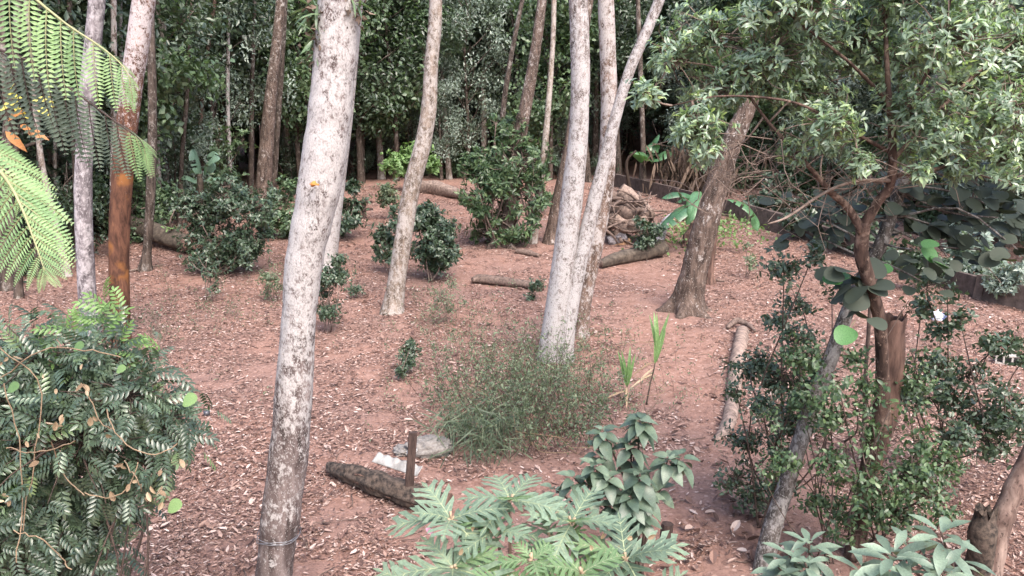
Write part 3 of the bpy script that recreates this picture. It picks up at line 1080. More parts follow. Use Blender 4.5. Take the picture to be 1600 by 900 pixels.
clearing_tree('brown_tree', 'smooth brown trunk half hidden behind the straight white trunk',
    [(860, 380, 22), (872, 310, 17), (886, 240, 15), (900, 150, 14), (915, 40, 13), (925, -30, 12)], 'brown_bark', seed=7, sides=12, crown=1, ext=5)
clearing_tree('buttressed_tree', 'thick dark trunk with spreading roots rising out of the tall bush',
    [(790, 383, 34), (795, 350, 24), (802, 280, 22), (815, 200, 21), (830, 120, 18), (842, 40, 16), (850, -30, 15)], 'brown_bark', seed=9, sides=24, flare=.5, lobes=5, ext=5)
clearing_tree('leaning_tree', 'stout brown trunk with flared roots leaning right, in front of the banana leaves',
    [(1072, 486, 60), (1076, 462, 46), (1088, 410, 41), (1103, 350, 39), (1118, 295, 37), (1134, 245, 34), (1158, 190, 30), (1180, 130, 27), (1200, 60, 24), (1218, 0, 22), (1228, -50, 20)],
    'brown_bark', seed=12, sides=36, flare=.18, lobes=6, bumps=.08)
clearing_tree('grey_tree', 'grey patchy straight trunk at the left behind the fern',
    [(142, 530, 30), (138, 480, 26), (133, 400, 26), (130, 310, 26), (132, 230, 25), (138, 140, 25), (147, 50, 25), (152, -40, 24)], 'grey_bark', seed=15, sides=22, crown=1)
clearing_tree('orange_tree', 'orange-brown trunk speckled white above, right of the grey one at the left',
    [(188, 540, 30), (187, 470, 29), (186, 390, 30), (189, 310, 31), (196, 220, 32), (206, 130, 33), (218, 50, 34), (226, -10, 34), (232, -70, 33)], 'orange_bark', seed=16, sides=24, crown=1)
clearing_tree('slim_tree', 'dark slim trunk beyond the orange-brown one, in front of the fallen log',
    [(227, 422, 18), (230, 390, 13), (235, 310, 14), (238, 230, 14), (238, 150, 13), (236, 60, 12), (234, -20, 11)], 'dark_bark', seed=17, sides=12, flare=.4, ext=5)
clearing_tree('slim_tree', 'thin forked dark trunk close behind the dark slim one at the left',
    [(246, 362, 15), (246, 300, 13), (244, 220, 11), (250, 140, 10), (256, 70, 9), (246, 10, 8), (244, -30, 8)], 'slim_bark', seed=18, sides=10, ext=5)
clearing_tree('slim_tree', 'thin white-speckled trunk between the grey and the orange-brown trunks',
    [(176, 400, 11), (177, 300, 10), (178, 180, 10), (178, 80, 9), (177, -20, 9)], 'mottle_bark', seed=19, sides=10, ext=5)
clearing_tree('forest_tree', 'thick brownish trunk at the forest edge left of the big white trunk, twin beside it',
    [(408, 330, 26), (412, 285, 24), (417, 220, 22), (424, 140, 18), (432, 70, 16), (440, -20, 15)], 'brown_bark', seed=22, sides=14, ext=6, flare=.2)
clearing_tree('forest_tree', 'thin twin trunk just right of the thick brownish one at the forest edge',
    [(424, 322, 13), (428, 270, 11), (433, 200, 10), (440, 100, 9), (446, -20, 8)], 'dark_bark', seed=23, sides=10, ext=6)
for i, (c, lab) in enumerate((
        ([(12, 452, 22), (8, 400, 17), (4, 330, 15), (8, 240, 14), (20, 120, 13), (30, -20, 12)], 'dark trunk at the far left edge under the fern fronds'),
        ([(30, 466, 13), (26, 400, 12), (16, 330, 11), (14, 240, 10), (6, 100, 9), (0, -20, 8)], 'thin dark trunk leaning left, beside the one at the left edge'),
        ([(106, 432, 13), (97, 395, 11), (84, 340, 10), (70, 280, 9), (58, 200, 8), (50, 100, 7)], 'thin slanting trunk leaning left, between fern and grey trunk'),
        ([(120, 405, 11), (119, 330, 9), (117, 240, 9), (112, 120, 8), (108, -20, 8)], 'thin upright trunk close left of the grey one'),
        ([(280, 352, 8), (284, 250, 7), (292, 150, 7), (296, 60, 6), (300, -20, 6)], 'thin pole-like trunk left of the dark bush, by the fallen log'),
        ([(322, 330, 8), (313, 240, 8), (316, 150, 7), (330, 40, 6), (338, -20, 6)], 'slender reddish stem beside the banana plant at the left'),
        ([(792, 330, 9), (785, 200, 9), (795, 110, 8), (812, 20, 7), (820, -20, 7)], 'thin dark stem curving right above the tall bush'),
        ([(1006, 300, 9), (1004, 200, 8), (1000, 90, 8), (996, -20, 7)], 'dark thin trunk in the shade right of the leaning white one'))):
    clearing_tree('slim_tree', lab, c, ('dark_bark', 'dark_bark', 'slim_bark', 'dark_bark', 'dark_bark', 'red_bark', 'dark_bark', 'dark_bark')[i], seed=30 + i, sides=9, ext=4, crown=None if i in (2,) else 1)

DARKC = [crown_mesh('crown', 6.5, 2.7, 0, 6500, sz, M[mt], 90 + q, 9, 14, T)[0] for q, (mt, sz, T) in enumerate((('forest_a', .27, L_LITE), ('forest_b', .2, L_LITE), ('forest_a', .36, L_LITE_W), ('forest_c', .26, L_LITE_W)))]
for i, (px, w, b) in enumerate(((55, 7, 0), (88, 6, 1), (152, 6, 0), (202, 8, 2), (262, 9, 1), (304, 6, 0), (362, 7, 2), (392, 8, 0), (452, 9, 1), (478, 7, 0), (566, 8, 0), (596, 10, 1), (652, 6, 0), (702, 8, 1), (756, 9, 1), (920, 9, 0), (968, 8, 0), (1062, 6, 0), (1140, 8, 0))):
    Y = float(edge_y(px)) + (0.3, 2.2, 4.0)[i % 3]
    x = (px - 800) / FPX * Y * 1.03
    z = float(terrain(x, Y))
    hp = 450 - FPX * float(np.dot(np.array([x, Y, z]) - CAM, UPV)) / depth([x, Y, z])
    t1, t2 = rng.normal(0, 7, 2)
    m = min(MARKS, key=lambda q: abs(q[0] - px))
    tr_, p_, r_, f_ = clearing_tree('thin_tree', f"thin bare {('dark', 'greyish', 'pale')[b]} trunk {'left of' if px < m[0] else 'right of'} {m[1]}, at the wood's edge{', thicker' if w > 7 else ''}",
                  [(px, hp, w * 1.2), (px + t1 * .5, hp - 80, w), (px + t1, hp - 170, w * .9), (px + t1 + t2, -20, w * .75)], ('dark_bark', 'slim_bark', 'white_bark_far')[b], Y0=Y, seed=300 + i, sides=8, ext=4, crown=0, group='thin trunks along the forest edge')
    put('crown', DARKC[(0, 1, 2, 3, 0, 2)[i % 6]], tr_, Matrix.Translation(Vector(P(px + t1, (150, 60, 110, 190, 90, 130, 40)[i % 7], Y + .8))) @ Matrix.Rotation(i * 1.7, 4, 'Z'))

# thin dead trunk behind the leaning brown one
(V, F), p, r, foot = bark_trunk([(1109, 442, 13), (1110, 420, 10), (1114, 390, 9), (1118, 355, 9)], seed=40, sides=10, flare=.6)
t = thing('dead_trunk', 'thin broken dead trunk, brown, right behind the stout leaning one', 'dead tree', foot)
mb = MB(); mb.add(V, F); mb.build('trunk', M['split_wood'], t)
mb = MB(); mb.add(*tube([foot + [-.3, 0, .03], foot + [0, .05, .12], foot + [.42, 0, .05]], [.03, .05, .02], 6)); mb.build('root', M['dead_wood'], t)


# ------------------------------------------------------------------ right foreground: leafy tree, stump, grey lichen tree with round leaves
def pix(px, py, Y):
    return P(px, py, Y)


def leafy_tree():
    foot = G(1336, 872)
    Yb = foot[1]
    root = thing('leafy_tree', 'leafy small tree with reddish stem forking twice, filling the top right corner', 'tree', foot)
    mb = MB()
    # lower stem hugging the dead stump, then the live stem
    stem = [(1336, 872, 34, Yb), (1343, 820, 28, Yb), (1356, 740, 27, Yb - .1), (1376, 655, 27, Yb - .2), (1379, 580, 20, Yb - .35), (1374, 500, 19, Yb - .5), (1358, 440, 21, Yb - .6), (1346, 395, 22, Yb - .7), (1350, 345, 21, Yb - .8)]

    def br(seq, sides=10, mi=0):
        pts = np.array([P(a, b, y) for a, b, w, y in seq])
        rad = np.array([w / 2 * depth(q) / FPX for (a, b, w, y), q in zip(seq, pts)])
        q = spline(np.hstack([pts, rad[:, None]]), max(10, len(seq) * 6))
        V, F = tube(q[:, :3], np.abs(q[:, 3]), sides, True, .1, 9.0, 3)
        mb.add(V, F, mi)
        return q[:, :3]

    y0 = Yb - .8
    nodes = []
    nodes.append(br(stem, 14))
    nodes.append(br([(1348, 362, 15, y0), (1325, 325, 12, y0), (1300, 302, 11, y0 - .1), (1285, 285, 9, y0 - .15), (1255, 250, 7, y0 - .2), (1200, 190, 5, y0 - .1), (1150, 120, 4, y0)]))
    nodes.append(br([(1350, 352, 17, y0), (1372, 315, 15, y0 - .05), (1392, 285, 14, y0 - .1), (1394, 220, 12, y0 - .2), (1388, 140, 9, y0 - .25), (1384, 60, 7, y0 - .2), (1380, -30, 5, y0)]))
    nodes.append(br([(1396, 282, 8, y0 - .1), (1340, 283, 5, y0 - .25), (1290, 300, 5, y0 - .3), (1232, 338, 4, y0 - .4), (1200, 350, 2.5, y0 - .45)], 7, 1))
    nodes.append(br([(1394, 250, 8, y0 - .15), (1450, 190, 6, y0), (1520, 120, 5, y0 + .1), (1590, 60, 3, y0 + .2)], 7))
    nodes.append(br([(1392, 210, 7, y0 - .2), (1440, 130, 5, y0 - .4), (1470, 60, 4, y0 - .5), (1490, -20, 3, y0 - .5)], 7))
    nodes.append(br([(1389, 160, 7, y0 - .2), (1330, 100, 5, y0 - .4), (1280, 60, 4, y0 - .4), (1230, 20, 3, y0 - .3)], 7))
    nodes.append(br([(1395, 240, 7, y0 - .1), (1320, 200, 5, y0 - .5), (1240, 160, 4, y0 - .7), (1130, 150, 3, y0 - .6), (1050, 165, 2, y0 - .5)], 7))
    nodes.append(br([(1396, 275, 7, y0 - .1), (1470, 262, 6, y0 - .1), (1540, 235, 5, y0 + .1), (1620, 225, 3, y0 + .3)], 7))
    nd = np.vstack(nodes[1:])
    blobs = []
    for px, py, r in [(1055, 95, 55), (1015, 150, 32), (1120, 60, 55), (1120, 135, 55), (1085, 195, 42), (1190, 90, 62), (1185, 125, 46), (1250, 60, 62), (1262, 140, 55), (1240, 240, 26),
                      (1300, 195, 48), (1340, 80, 62), (1330, 20, 60), (1410, 90, 62), (1420, 175, 50), (1480, 60, 66), (1500, 150, 60), (1560, 80, 66), (1570, 175, 60), (1475, 218, 46),
                      (1575, 240, 40), (1420, 235, 30), (1290, 225, 30), (1540, 10, 60), (1400, 5, 60), (1255, 0, 55), (1630, 130, 60), (1650, 40, 80), (1500, -60, 90), (1380, -70, 90), (1270, -60, 70), (1640, 220, 60), (1190, 20, 45), (1420, 285, 18), (1345, 255, 26), (1100, 250, 18), (1500, 268, 28), (1590, 285, 34), (1100, 230, 26), (1440, 270, 20)]:
        Y = y0 + rng.uniform(-.75, .45)
        c = P(px, py, Y)
        blobs.append((*c, r * depth(c) / FPX))
    pos, out, k = blob_tips(blobs, 6200, 2.0)
    kp = fbm(pos[:, 0] * 3.2, pos[:, 1] * 2.0, pos[:, 2] * 3.2, 77, 2) > .375
    pos, out, k = pos[kp], out[kp], k[kp]
    # twigs to the tips, joined to the nearest limb through the ball centre
    bcen = np.array(blobs)[:, :3]
    for c in bcen:
        j = np.argmin(np.linalg.norm(nd - c, axis=1))
        V, F = tube(twig_curve(nd[j], c, .1, 6), np.linspace(.011, .005, 6), 5)
        mb.add(V, F, 1)
    for i in range(len(pos)):
        if rng.random() < .75:
            c = bcen[k[i]]
            V, F = tube(twig_curve(c + rng.normal(0, .03, 3), pos[i], .12, 4), [.006, .005, .004, .003], 3, False)
            mb.add(V, F, 1)
    mb.build('trunk', [M['red_bark'], M['twig']], root)
    p, d, nn = rosettes(pos, out, 8, .9, .55, .012)
    size = rng.uniform(.042, .088, len(p))
    young = rng.random(len(pos)) < .25
    rnd = rng.random(len(p)) * .86
    idx = np.repeat(young, 8) & (rng.random(len(p)) < .5)
    rnd[idx] = rng.uniform(.86, 1, idx.sum())
    leafy(root, 'leaf', L_LANCE, M['tree_leaf'], p, d, nn, size, 300, 'leaf', 'foliage', rnd)
    # bare twigs below the crown, left
    mb = MB()
    for i in range(95):
        s = P(rng.uniform(1080, 1420), rng.uniform(205, 300), y0 + rng.uniform(-.4, .5))
        a = rng.uniform(-1, 1)
        e = s + np.array([rng.normal(-.05, .38), rng.normal(0, .2), rng.normal(-.12, .2)])
        q = twig_curve(s, e, .22, 7)
        V, F = tube(q, np.linspace(.0055, .002, 7), 4, False)
        mb.add(V, F)
        for z in range(2):
            e2 = q[3 + z] + rng.normal(0, .14, 3)
            mb.add(*tube(twig_curve(q[3 + z], e2, .2, 4), [.003, .0025, .002, .0015], 3, False))
    mb.build('bare_twigs', M['twig'], root, kind='stuff')
    # the dead half of the trunk: split open, hollow at the top
    mb = MB()
    ctrl = [(1352, 770, 16), (1372, 690, 34), (1384, 640, 40), (1390, 580, 38), (1391, 520, 40), (1392, 498, 44)]
    pts = np.array([P(a, b, Yb + .02) for a, b, w in ctrl])
    rad = np.array([w / 2 * depth(q) / FPX for (a, b, w), q in zip(ctrl, pts)])
    q = spline(np.hstack([pts, rad[:, None]]), 46)
    n, s = len(q), 20
    V, F = tube(q[:, :3], q[:, 3], s, False, .22, 7.0, 6)
    # jagged broken rim and a hollow inside
    W = V.reshape(n, s, 3)
    W[-1, :, 2] += .10 * rng.random(s) - .02
    inner = []
    for kk, (f, dz) in enumerate(((.8, -.01), (.62, -.12), (.3, -.22))):
        inner.append(q[-1, :3] + (W[-1] - q[-1, :3]) * f * [1, 1, .3] + [0, 0, dz])
    V = np.vstack([W.reshape(-1, 3)] + inner + [q[-1, :3] + [0, 0, -.25]])
    j = np.arange(s)
    j2 = (j + 1) % s
    b0 = (n - 1) * s
    for kk in range(3):
        F.append(np.stack([b0 + kk * s + j, b0 + kk * s + j2, b0 + (kk + 1) * s + j2, b0 + (kk + 1) * s + j], 1))
    F.append(np.stack([b0 + 3 * s + j, b0 + 3 * s + j2, np.full(s, (n + 3) * s)], 1))
    mb.add(V, F)
    mb.build('broken_trunk', M['split_wood'], root)
    return y0


Y_LEAFY = leafy_tree()


def round_leaf_tmpl():
    a = np.linspace(0, 2 * np.pi, 14, endpoint=False) + np.pi / 14
    x = .46 * np.sin(a) * (1 + .08 * np.cos(a))
    y = .5 - .5 * np.cos(a)
    y = np.where(np.abs(x) < .12, np.where(y < .3, .05, y), y)
    z = .10 * np.abs(x) - .25 * (y - .3) ** 2
    V = np.vstack([np.stack([x, y, z], 1), [(0, .35, 0), (0, 0, 0)], [(0, -.35, .05)], [(.012, 0, .0)], [(.012, -.35, .05)]])
    k = np.arange(14)
    F = [np.stack([k, (k + 1) % 14, np.full(14, 14)], 1)[:, ::-1], np.array([[15, 17, 18, 16]])]
    return V, F


L_ROUND = round_leaf_tmpl()


def round_leaf_tree():
    foot = G(1192, 892)
    Y = foot[1]
    lab = 'grey lichen-covered thin trunk leaning right, bearing big round dark leaves'
    root = thing('round_leaf_tree', lab, 'tree', foot)
    (V, F), p, r, _ = bark_trunk([(1192, 892, 32), (1205, 830, 29), (1226, 765, 26), (1250, 690, 24), (1272, 625, 23), (1298, 560, 23), (1322, 492, 21), (1350, 430, 20), (1380, 372, 20), (1415, 270, 19), (1445, 195, 18), (1480, 90, 17), (1510, -10, 16)],
                                 lean=.12, sides=18, rough=.09, seed=44, step=.05)
    mb = MB()
    mb.add(V, F)
    top = p[int(len(p) * .6):]
    clusters = []
    for px, py, n, dy in [(1335, 430, 13, -.55), (1342, 468, 6, -.6), (1310, 440, 5, -.5), (1430, 390, 12, -.3), (1455, 350, 12, .1), (1400, 330, 9, .2), (1300, 350, 9, .35), (1255, 360, 9, .4), (1270, 310, 9, .4), (1330, 310, 9, .4), (1400, 280, 10, .3), (1480, 300, 11, .2), (1530, 290, 11, .1), (1560, 340, 11, -.1), (1530, 390, 9, .1), (1590, 390, 9, -.3), (1600, 300, 10, .1), (1480, 400, 9, .1), (1350, 270, 8, .4), (1460, 250, 10, .3), (1550, 250, 8, .2), (1600, 250, 8, .2), (1590, 120, 4, .1), (1560, 95, 4, .1), (1440, 440, 5, -.1), (1230, 330, 5, .4), (1500, 340, 12, .3), (1440, 310, 11, .35), (1570, 310, 12, .25), (1300, 320, 8, .45), (1370, 300, 9, .4), (1540, 360, 10, .3), (1420, 350, 10, .4), (1600, 350, 9, .2), (1330, 360, 7, .4)]:
        clusters.append((P(px, py, Y + .25 + dy), n, py))
    mesh = {}
    for nm in ('round_leaf', 'round_leaf_young'):
        b = MB()
        b.add(*L_ROUND)
        mesh[nm] = b.mesh('leaf', M[nm])
    for ci, (c, n, py) in enumerate(clusters):
        j = np.argmin(np.linalg.norm(top - c, axis=1))
        V, F = tube(twig_curve(top[j], c, .1, 7), np.linspace(.014, .007, 7), 5)
        mb.add(V, F)
        for i in range(n):
            a = rng.random() * 6.28
            out = np.array([math.cos(a), math.sin(a) * .8 - .15, rng.normal(-.35, .35)])
            pos = c + out * rng.uniform(.04, .16) + rng.normal(0, .06, 3)
            nn = np.array([out[0] * .4, -.55 + rng.normal(0, .3), .9])
            mat = 'round_leaf_young' if (ci in (3, 19) and i < 4) or (ci == 0 and i < 2) or (ci == 1 and i == 0) else 'round_leaf'
            put('leaf', mesh[mat], root, lmat(pos, out, nn, rng.uniform(.17, .26) if ci < 3 else rng.uniform(.12, .21)))
    mb.build('trunk', M['lichen_bark'], root)


round_leaf_tree()


def whorled_twiggy(name, label, cat, base, blobs, ntips, per, size, mat, n_parts=0, T=L_SMALL, twig='dark_twig', stems=6, stem_r=.012, group=None, up=.3, shell=2.0, twig_p=.5, jit=.03, thin=0.0, spread=.9):
    """a shrub: stems from the foot to the ball centres, twigs to the tips, leaves round them"""
    root = thing(name, label, cat, base, group)
    mb = MB()
    b = np.array(blobs, float)
    pos, out, k = blob_tips(b, ntips, shell)
    keep = pos[:, 2] > terrain(pos[:, 0], pos[:, 1]) + .03
    if thin:
        keep &= fbm(pos[:, 0] * 2.2, pos[:, 1] * 2.2, pos[:, 2] * 2.2, ntips) > thin
    pos, out, k = pos[keep], out[keep], k[keep]
    order = np.argsort(b[:, 2])
    base = np.asarray(base, float)
    for i in order:
        c = b[i, :3]
        lower = [q for q in b if q[2] < c[2] - .25 and np.hypot(*(q[:2] - c[:2])) < q[3] + b[i, 3] + .3]
        s = base + rng.normal(0, .06, 3) * [1, 1, 0] if (not lower or rng.random() < .35) else np.array(lower[rng.integers(len(lower))][:3])
        V, F = tube(twig_curve(s, c, .08, 8), np.linspace(stem_r, stem_r * .5, 8), 5)
        mb.add(V, F)
    for i in range(len(pos)):
        if rng.random() < twig_p:
            V, F = tube(twig_curve(b[k[i], :3] + rng.normal(0, .2 * b[k[i], 3], 3), pos[i], .1, 4), np.linspace(stem_r * .4, stem_r * .15, 4), 3, False)
            mb.add(V, F)
    mb.build('stem', M[twig], root)
    p, d, nn = rosettes(pos, out, per, spread, up, jit)
    leafy(root, 'leaf', T, M[mat] if isinstance(mat, str) else mat, p, d, nn, rng.uniform(.7, 1.25, len(p)) * size, n_parts)
    return root


def pxblobs(lst, Y, dY=.3):
    o = []
    for px, py, r in lst:
        c = P(px, py, Y + rng.uniform(-dY, dY))
        o.append((*c, r * depth(c) / FPX))
    return o


# scrambling small-leaved shrubs on the right
whorled_twiggy('scrub_shrub', 'sprawling small-leaved shrub climbing round the grey lichen trunk', 'shrub', G(1215, 800),
    pxblobs([(1225, 420, 26), (1250, 470, 30), (1215, 500, 22), (1240, 530, 30), (1180, 570, 32), (1225, 590, 38), (1270, 570, 30), (1190, 640, 30), (1240, 660, 38), (1165, 690, 28), (1210, 700, 30), (1150, 750, 30), (1180, 780, 28), (1215, 760, 26), (1185, 830, 24), (1245, 740, 24), (1280, 600, 24), (1150, 610, 14), (1265, 620, 28), (1300, 460, 24), (1270, 400, 20)], 8.3, .6),
    1400, 6, .06, 'shrub_dark', 300, L_SMALL, up=.1, thin=.42)
whorled_twiggy('scrub_shrub', 'leafy small-leaved shrub standing in front of the split reddish trunk', 'shrub', G(1370, 850),
    pxblobs([(1340, 640, 30), (1310, 600, 26), (1320, 690, 34), (1365, 700, 36), (1400, 680, 36), (1420, 740, 42), (1370, 760, 38), (1330, 750, 30), (1450, 770, 40), (1400, 800, 34), (1480, 720, 34), (1320, 830, 22), (1440, 690, 30), (1350, 600, 20), (1385, 600, 26), (1390, 640, 26), (1360, 800, 26), (1420, 640, 26), (1345, 690, 24), (1310, 800, 20), (1480, 800, 26)], 7.2, .45),
    1000, 6, .06, 'scrub', 300, L_SMALL, up=.1, thin=.45)
whorled_twiggy('scrub_shrub', 'sparse dark shrub with hanging leaves at the right, above the concrete block', 'shrub', G(1470, 720),
    pxblobs([(1450, 440, 26), (1480, 455, 22), (1440, 480, 24), (1470, 520, 20), (1500, 500, 18), (1460, 570, 30), (1510, 590, 30), (1550, 540, 22), (1580, 530, 18), (1480, 620, 36), (1530, 650, 34), (1570, 660, 34), (1600, 640, 26), (1500, 680, 30), (1560, 610, 20), (1410, 560, 20), (1425, 620, 26), (1550, 700, 26), (1600, 560, 16)], 9.3, .4),
    1000, 5, .075, 'shrub_dark', 300, L_SMALL, up=-.5, thin=.38)

whorled_twiggy('climber', 'loose small-leaved climber hanging between the lichen trunk and the split reddish trunk', 'climber', G(1290, 880),
    pxblobs([(1255, 560, 30), (1300, 520, 24), (1340, 560, 22), (1420, 540, 22), (1432, 600, 26), (1250, 625, 30), (1185, 660, 26), (1225, 720, 28), (1290, 650, 26), (1300, 720, 24), (1280, 780, 22), (1420, 470, 18), (1190, 740, 22)], 7.35, .3),
    620, 6, .055, 'scrub', 300, L_SMALL, up=-.2, thin=.43, stem_r=.008)

# pale trunk at the bottom right, with a dark stump
(V, F), p, r, foot = bark_trunk([(1545, 905, 36), (1555, 850, 33), (1568, 805, 31), (1590, 755, 30), (1622, 690, 29), (1660, 610, 28), (1690, 540, 27)], sides=20, bumps=.12, seed=51, ext=6, flare=.15)
t = thing('pale_trunk', 'pale knotty trunk leaning out of the picture at the bottom right', 'tree', foot)
mb = MB(); mb.add(V, F); mb.build('trunk', M['pale_bark'], t)
put('crown', UPPER[0], t, Matrix.Translation(Vector(p[-1] + [0, 0, -1.2])))
(V, F), p, r, foot = bark_trunk([(1530, 900, 42), (1533, 850, 38), (1538, 815, 36), (1540, 796, 34)], Y0=G(1530, 900)[1] - .1, sides=18, bumps=.3, seed=52, flare=.2)
W = V[:-2].reshape(-1, 18, 3); W[-1, :, 2] += rng.uniform(-.10, .10, 18); V[-1, 2] -= .15
t = thing('stump', 'dark rotten stump against the foot of the pale leaning trunk', 'stump', foot)
mb = MB(); mb.add(V, F); mb.build('stump_body', M['rot_wood'], t)
# thin liana
(V, F), p, r, foot = bark_trunk([(1348, 720, 7), (1351, 640, 7), (1353, 580, 6), (1358, 500, 6), (1362, 440, 5)], sides=7, seed=53)
t = thing('sapling_stem', 'thin straight brown sapling stem left of the split reddish trunk', 'sapling', foot)
mb = MB(); mb.add(V, F); mb.build('stem', M['dark_twig'], t)


# ================================================================== FOREGROUND PLANTS
def pinnate_tmpl(n=5):
    """a compound leaf: stalk with pairs of glossy leaflets, unit length"""
    V, F, k = [], [], 0
    t = leaf_tmpl([.13, .18, .12], [.2, .5, .8], .35, .3)
    ps, ds, ns, ss = [], [], [], []
    for i in range(n):
        y = .12 + .8 * i / (n - 1)
        for s in (-1, 1):
            ps.append((s * .01, y, -.18 * y * y))
            ds.append((s * .85, .6, -.12))
            ns.append((s * .1, .1, 1))
            ss.append(.40 * (1 - .3 * abs(i / (n - 1) - .45)))
    ps.append((0, .95, -.18)); ds.append((0, 1, -.3)); ns.append((0, .1, 1)); ss.append(.38)
    V, F, _ = scatter(t, np.array(ps), np.array(ds), np.array(ns, float), np.array(ss))
    y = np.linspace(0, 1, 5)
    V2, F2 = tube(np.stack([0 * y, y, -.18 * y * y - .004], 1), .008, 3, False)
    F = [f for f in F] + [f + len(V) for f in F2]
    return np.vstack([V, V2]), F


L_PINN = pinnate_tmpl()


def left_shrub():
    Y = 5.4
    base = np.array([-3.35, 5.5, float(terrain(-3.35, 5.5))])
    root = thing('pinnate_shrub', 'big dark glossy shrub with feather-shaped leaves filling the bottom left corner', 'shrub', base)
    bl = pxblobs([(40, 610, 95), (130, 580, 85), (200, 620, 75), (245, 660, 58), (120, 680, 105), (200, 720, 70), (40, 740, 110), (130, 790, 80), (60, 860, 100), (-60, 650, 120), (-60, 800, 120), (60, 555, 60), (165, 555, 50), (240, 640, 34), (170, 770, 36), (230, 720, 45), (20, 930, 90), (120, 860, 50), (-40, 560, 60), (120, 830, 46), (60, 800, 80), (30, 880, 90)], Y, .35)
    b = np.array(bl)
    mb = MB()
    for i in np.argsort(b[:, 2]):
        s = base + rng.normal(0, .12, 3) * [1, 1, 0]
        mb.add(*tube(twig_curve(s, b[i, :3], .08, 8), np.linspace(.010, .005, 8), 5))
    pos, out, k = blob_tips(bl, 3400, 3.2)
    for i in range(0, len(pos), 3):
        mb.add(*tube(twig_curve(b[k[i], :3], pos[i], .1, 4), [.008, .006, .005, .003], 3, False))
    mb.build('stem', M['dark_twig'], root)
    d = norm(out * .6 + rng.normal(0, .5, out.shape) + [0, 0, -.28])
    nn = norm(out * .8 + [0, -.25, .8] + rng.normal(0, .25, out.shape))
    size = rng.uniform(.11, .185, len(pos))
    leafy(root, 'leaf', L_PINN, M['pinnate'], pos, d, nn, size, 290)
    # the upright young shoot at the top and other fresh tips
    me = MB(); me.add(*L_PINN); me = me.mesh('young_leaf', M['pinnate_young'])
    for px, py, n in ((175, 490, 8), (125, 505, 4), (25, 605, 2), (15, 690, 2), (215, 565, 3), (100, 540, 4), (190, 525, 5), (60, 555, 3), (250, 640, 2), (140, 640, 2), (10, 775, 2)):
        c = P(px, py, Y - .1)
        for j in range(n):
            dd = np.array([rng.normal(0, .7), rng.normal(-.2, .4), rng.uniform(.05, 1.0)])
            put('young_leaf', me, root, lmat(c + rng.normal(0, .05, 3), dd, np.array([rng.normal(0, .3), -.4, .8]), rng.uniform(.12, .19)))
    # dry curled leaves caught in it
    me = MB(); me.add(*L_CURL); me = me.mesh('dry_leaf', M['straw'], False)
    for px, py in ((72, 570), (88, 605), (132, 570), (140, 650), (165, 675), (45, 680), (60, 708), (90, 660), (205, 755), (180, 790), (0, 780), (275, 710), (260, 780), (190, 715), (230, 765), (135, 600), (20, 560), (102, 652), (250, 760)):
        c = P(px, py, Y - .95 - .1 * rng.random())
        for j in range(rng.integers(1, 4)):
            put('dry_leaf', me, root, lmat(c + rng.normal(0, .02, 3), rand_unit(1)[0] + [0, 0, -.7], rand_unit(1)[0] + [0, -1, .3], rng.uniform(.035, .07)))
    # dry vine stems trailing over it
    mb = MB()
    for seq in ([(5, 600), (30, 690), (36, 790), (28, 880)], [(0, 545), (60, 600), (52, 720), (34, 830)], [(20, 830), (60, 840), (95, 870), (110, 890)], [(130, 770), (170, 778), (200, 760), (215, 720)], [(165, 640), (190, 690), (240, 710), (275, 695)], [(80, 690), (100, 740), (130, 775)], [(130, 600), (160, 660), (180, 670)], [(10, 700), (60, 705), (120, 690)], [(195, 720), (215, 750), (222, 770)], [(0, 590), (70, 545), (140, 548), (190, 560)]):
        q = spline([P(a, c, Y - .95 + rng.normal(0, .05)) for a, c in seq], 14)
        mb.add(*tube(q + rng.normal(0, .006, q.shape), .0038, 5, False))
    mb.build('dry_vine', M['straw'], root)
    # two broad heart leaves of a climber
    b2 = MB(); b2.add(*L_ROUND); me = b2.mesh('climber_leaf', M['lime'])
    for px, py, s in ((285, 627, .11), (12, 607, .09), (182, 578, .07), (262, 792, .11), (115, 543, .08)):
        put('climber_leaf', me, root, lmat(P(px, py, Y - .6), np.array([.7, -.2, .2]), np.array([.1, -.7, .7]), s))


left_shrub()


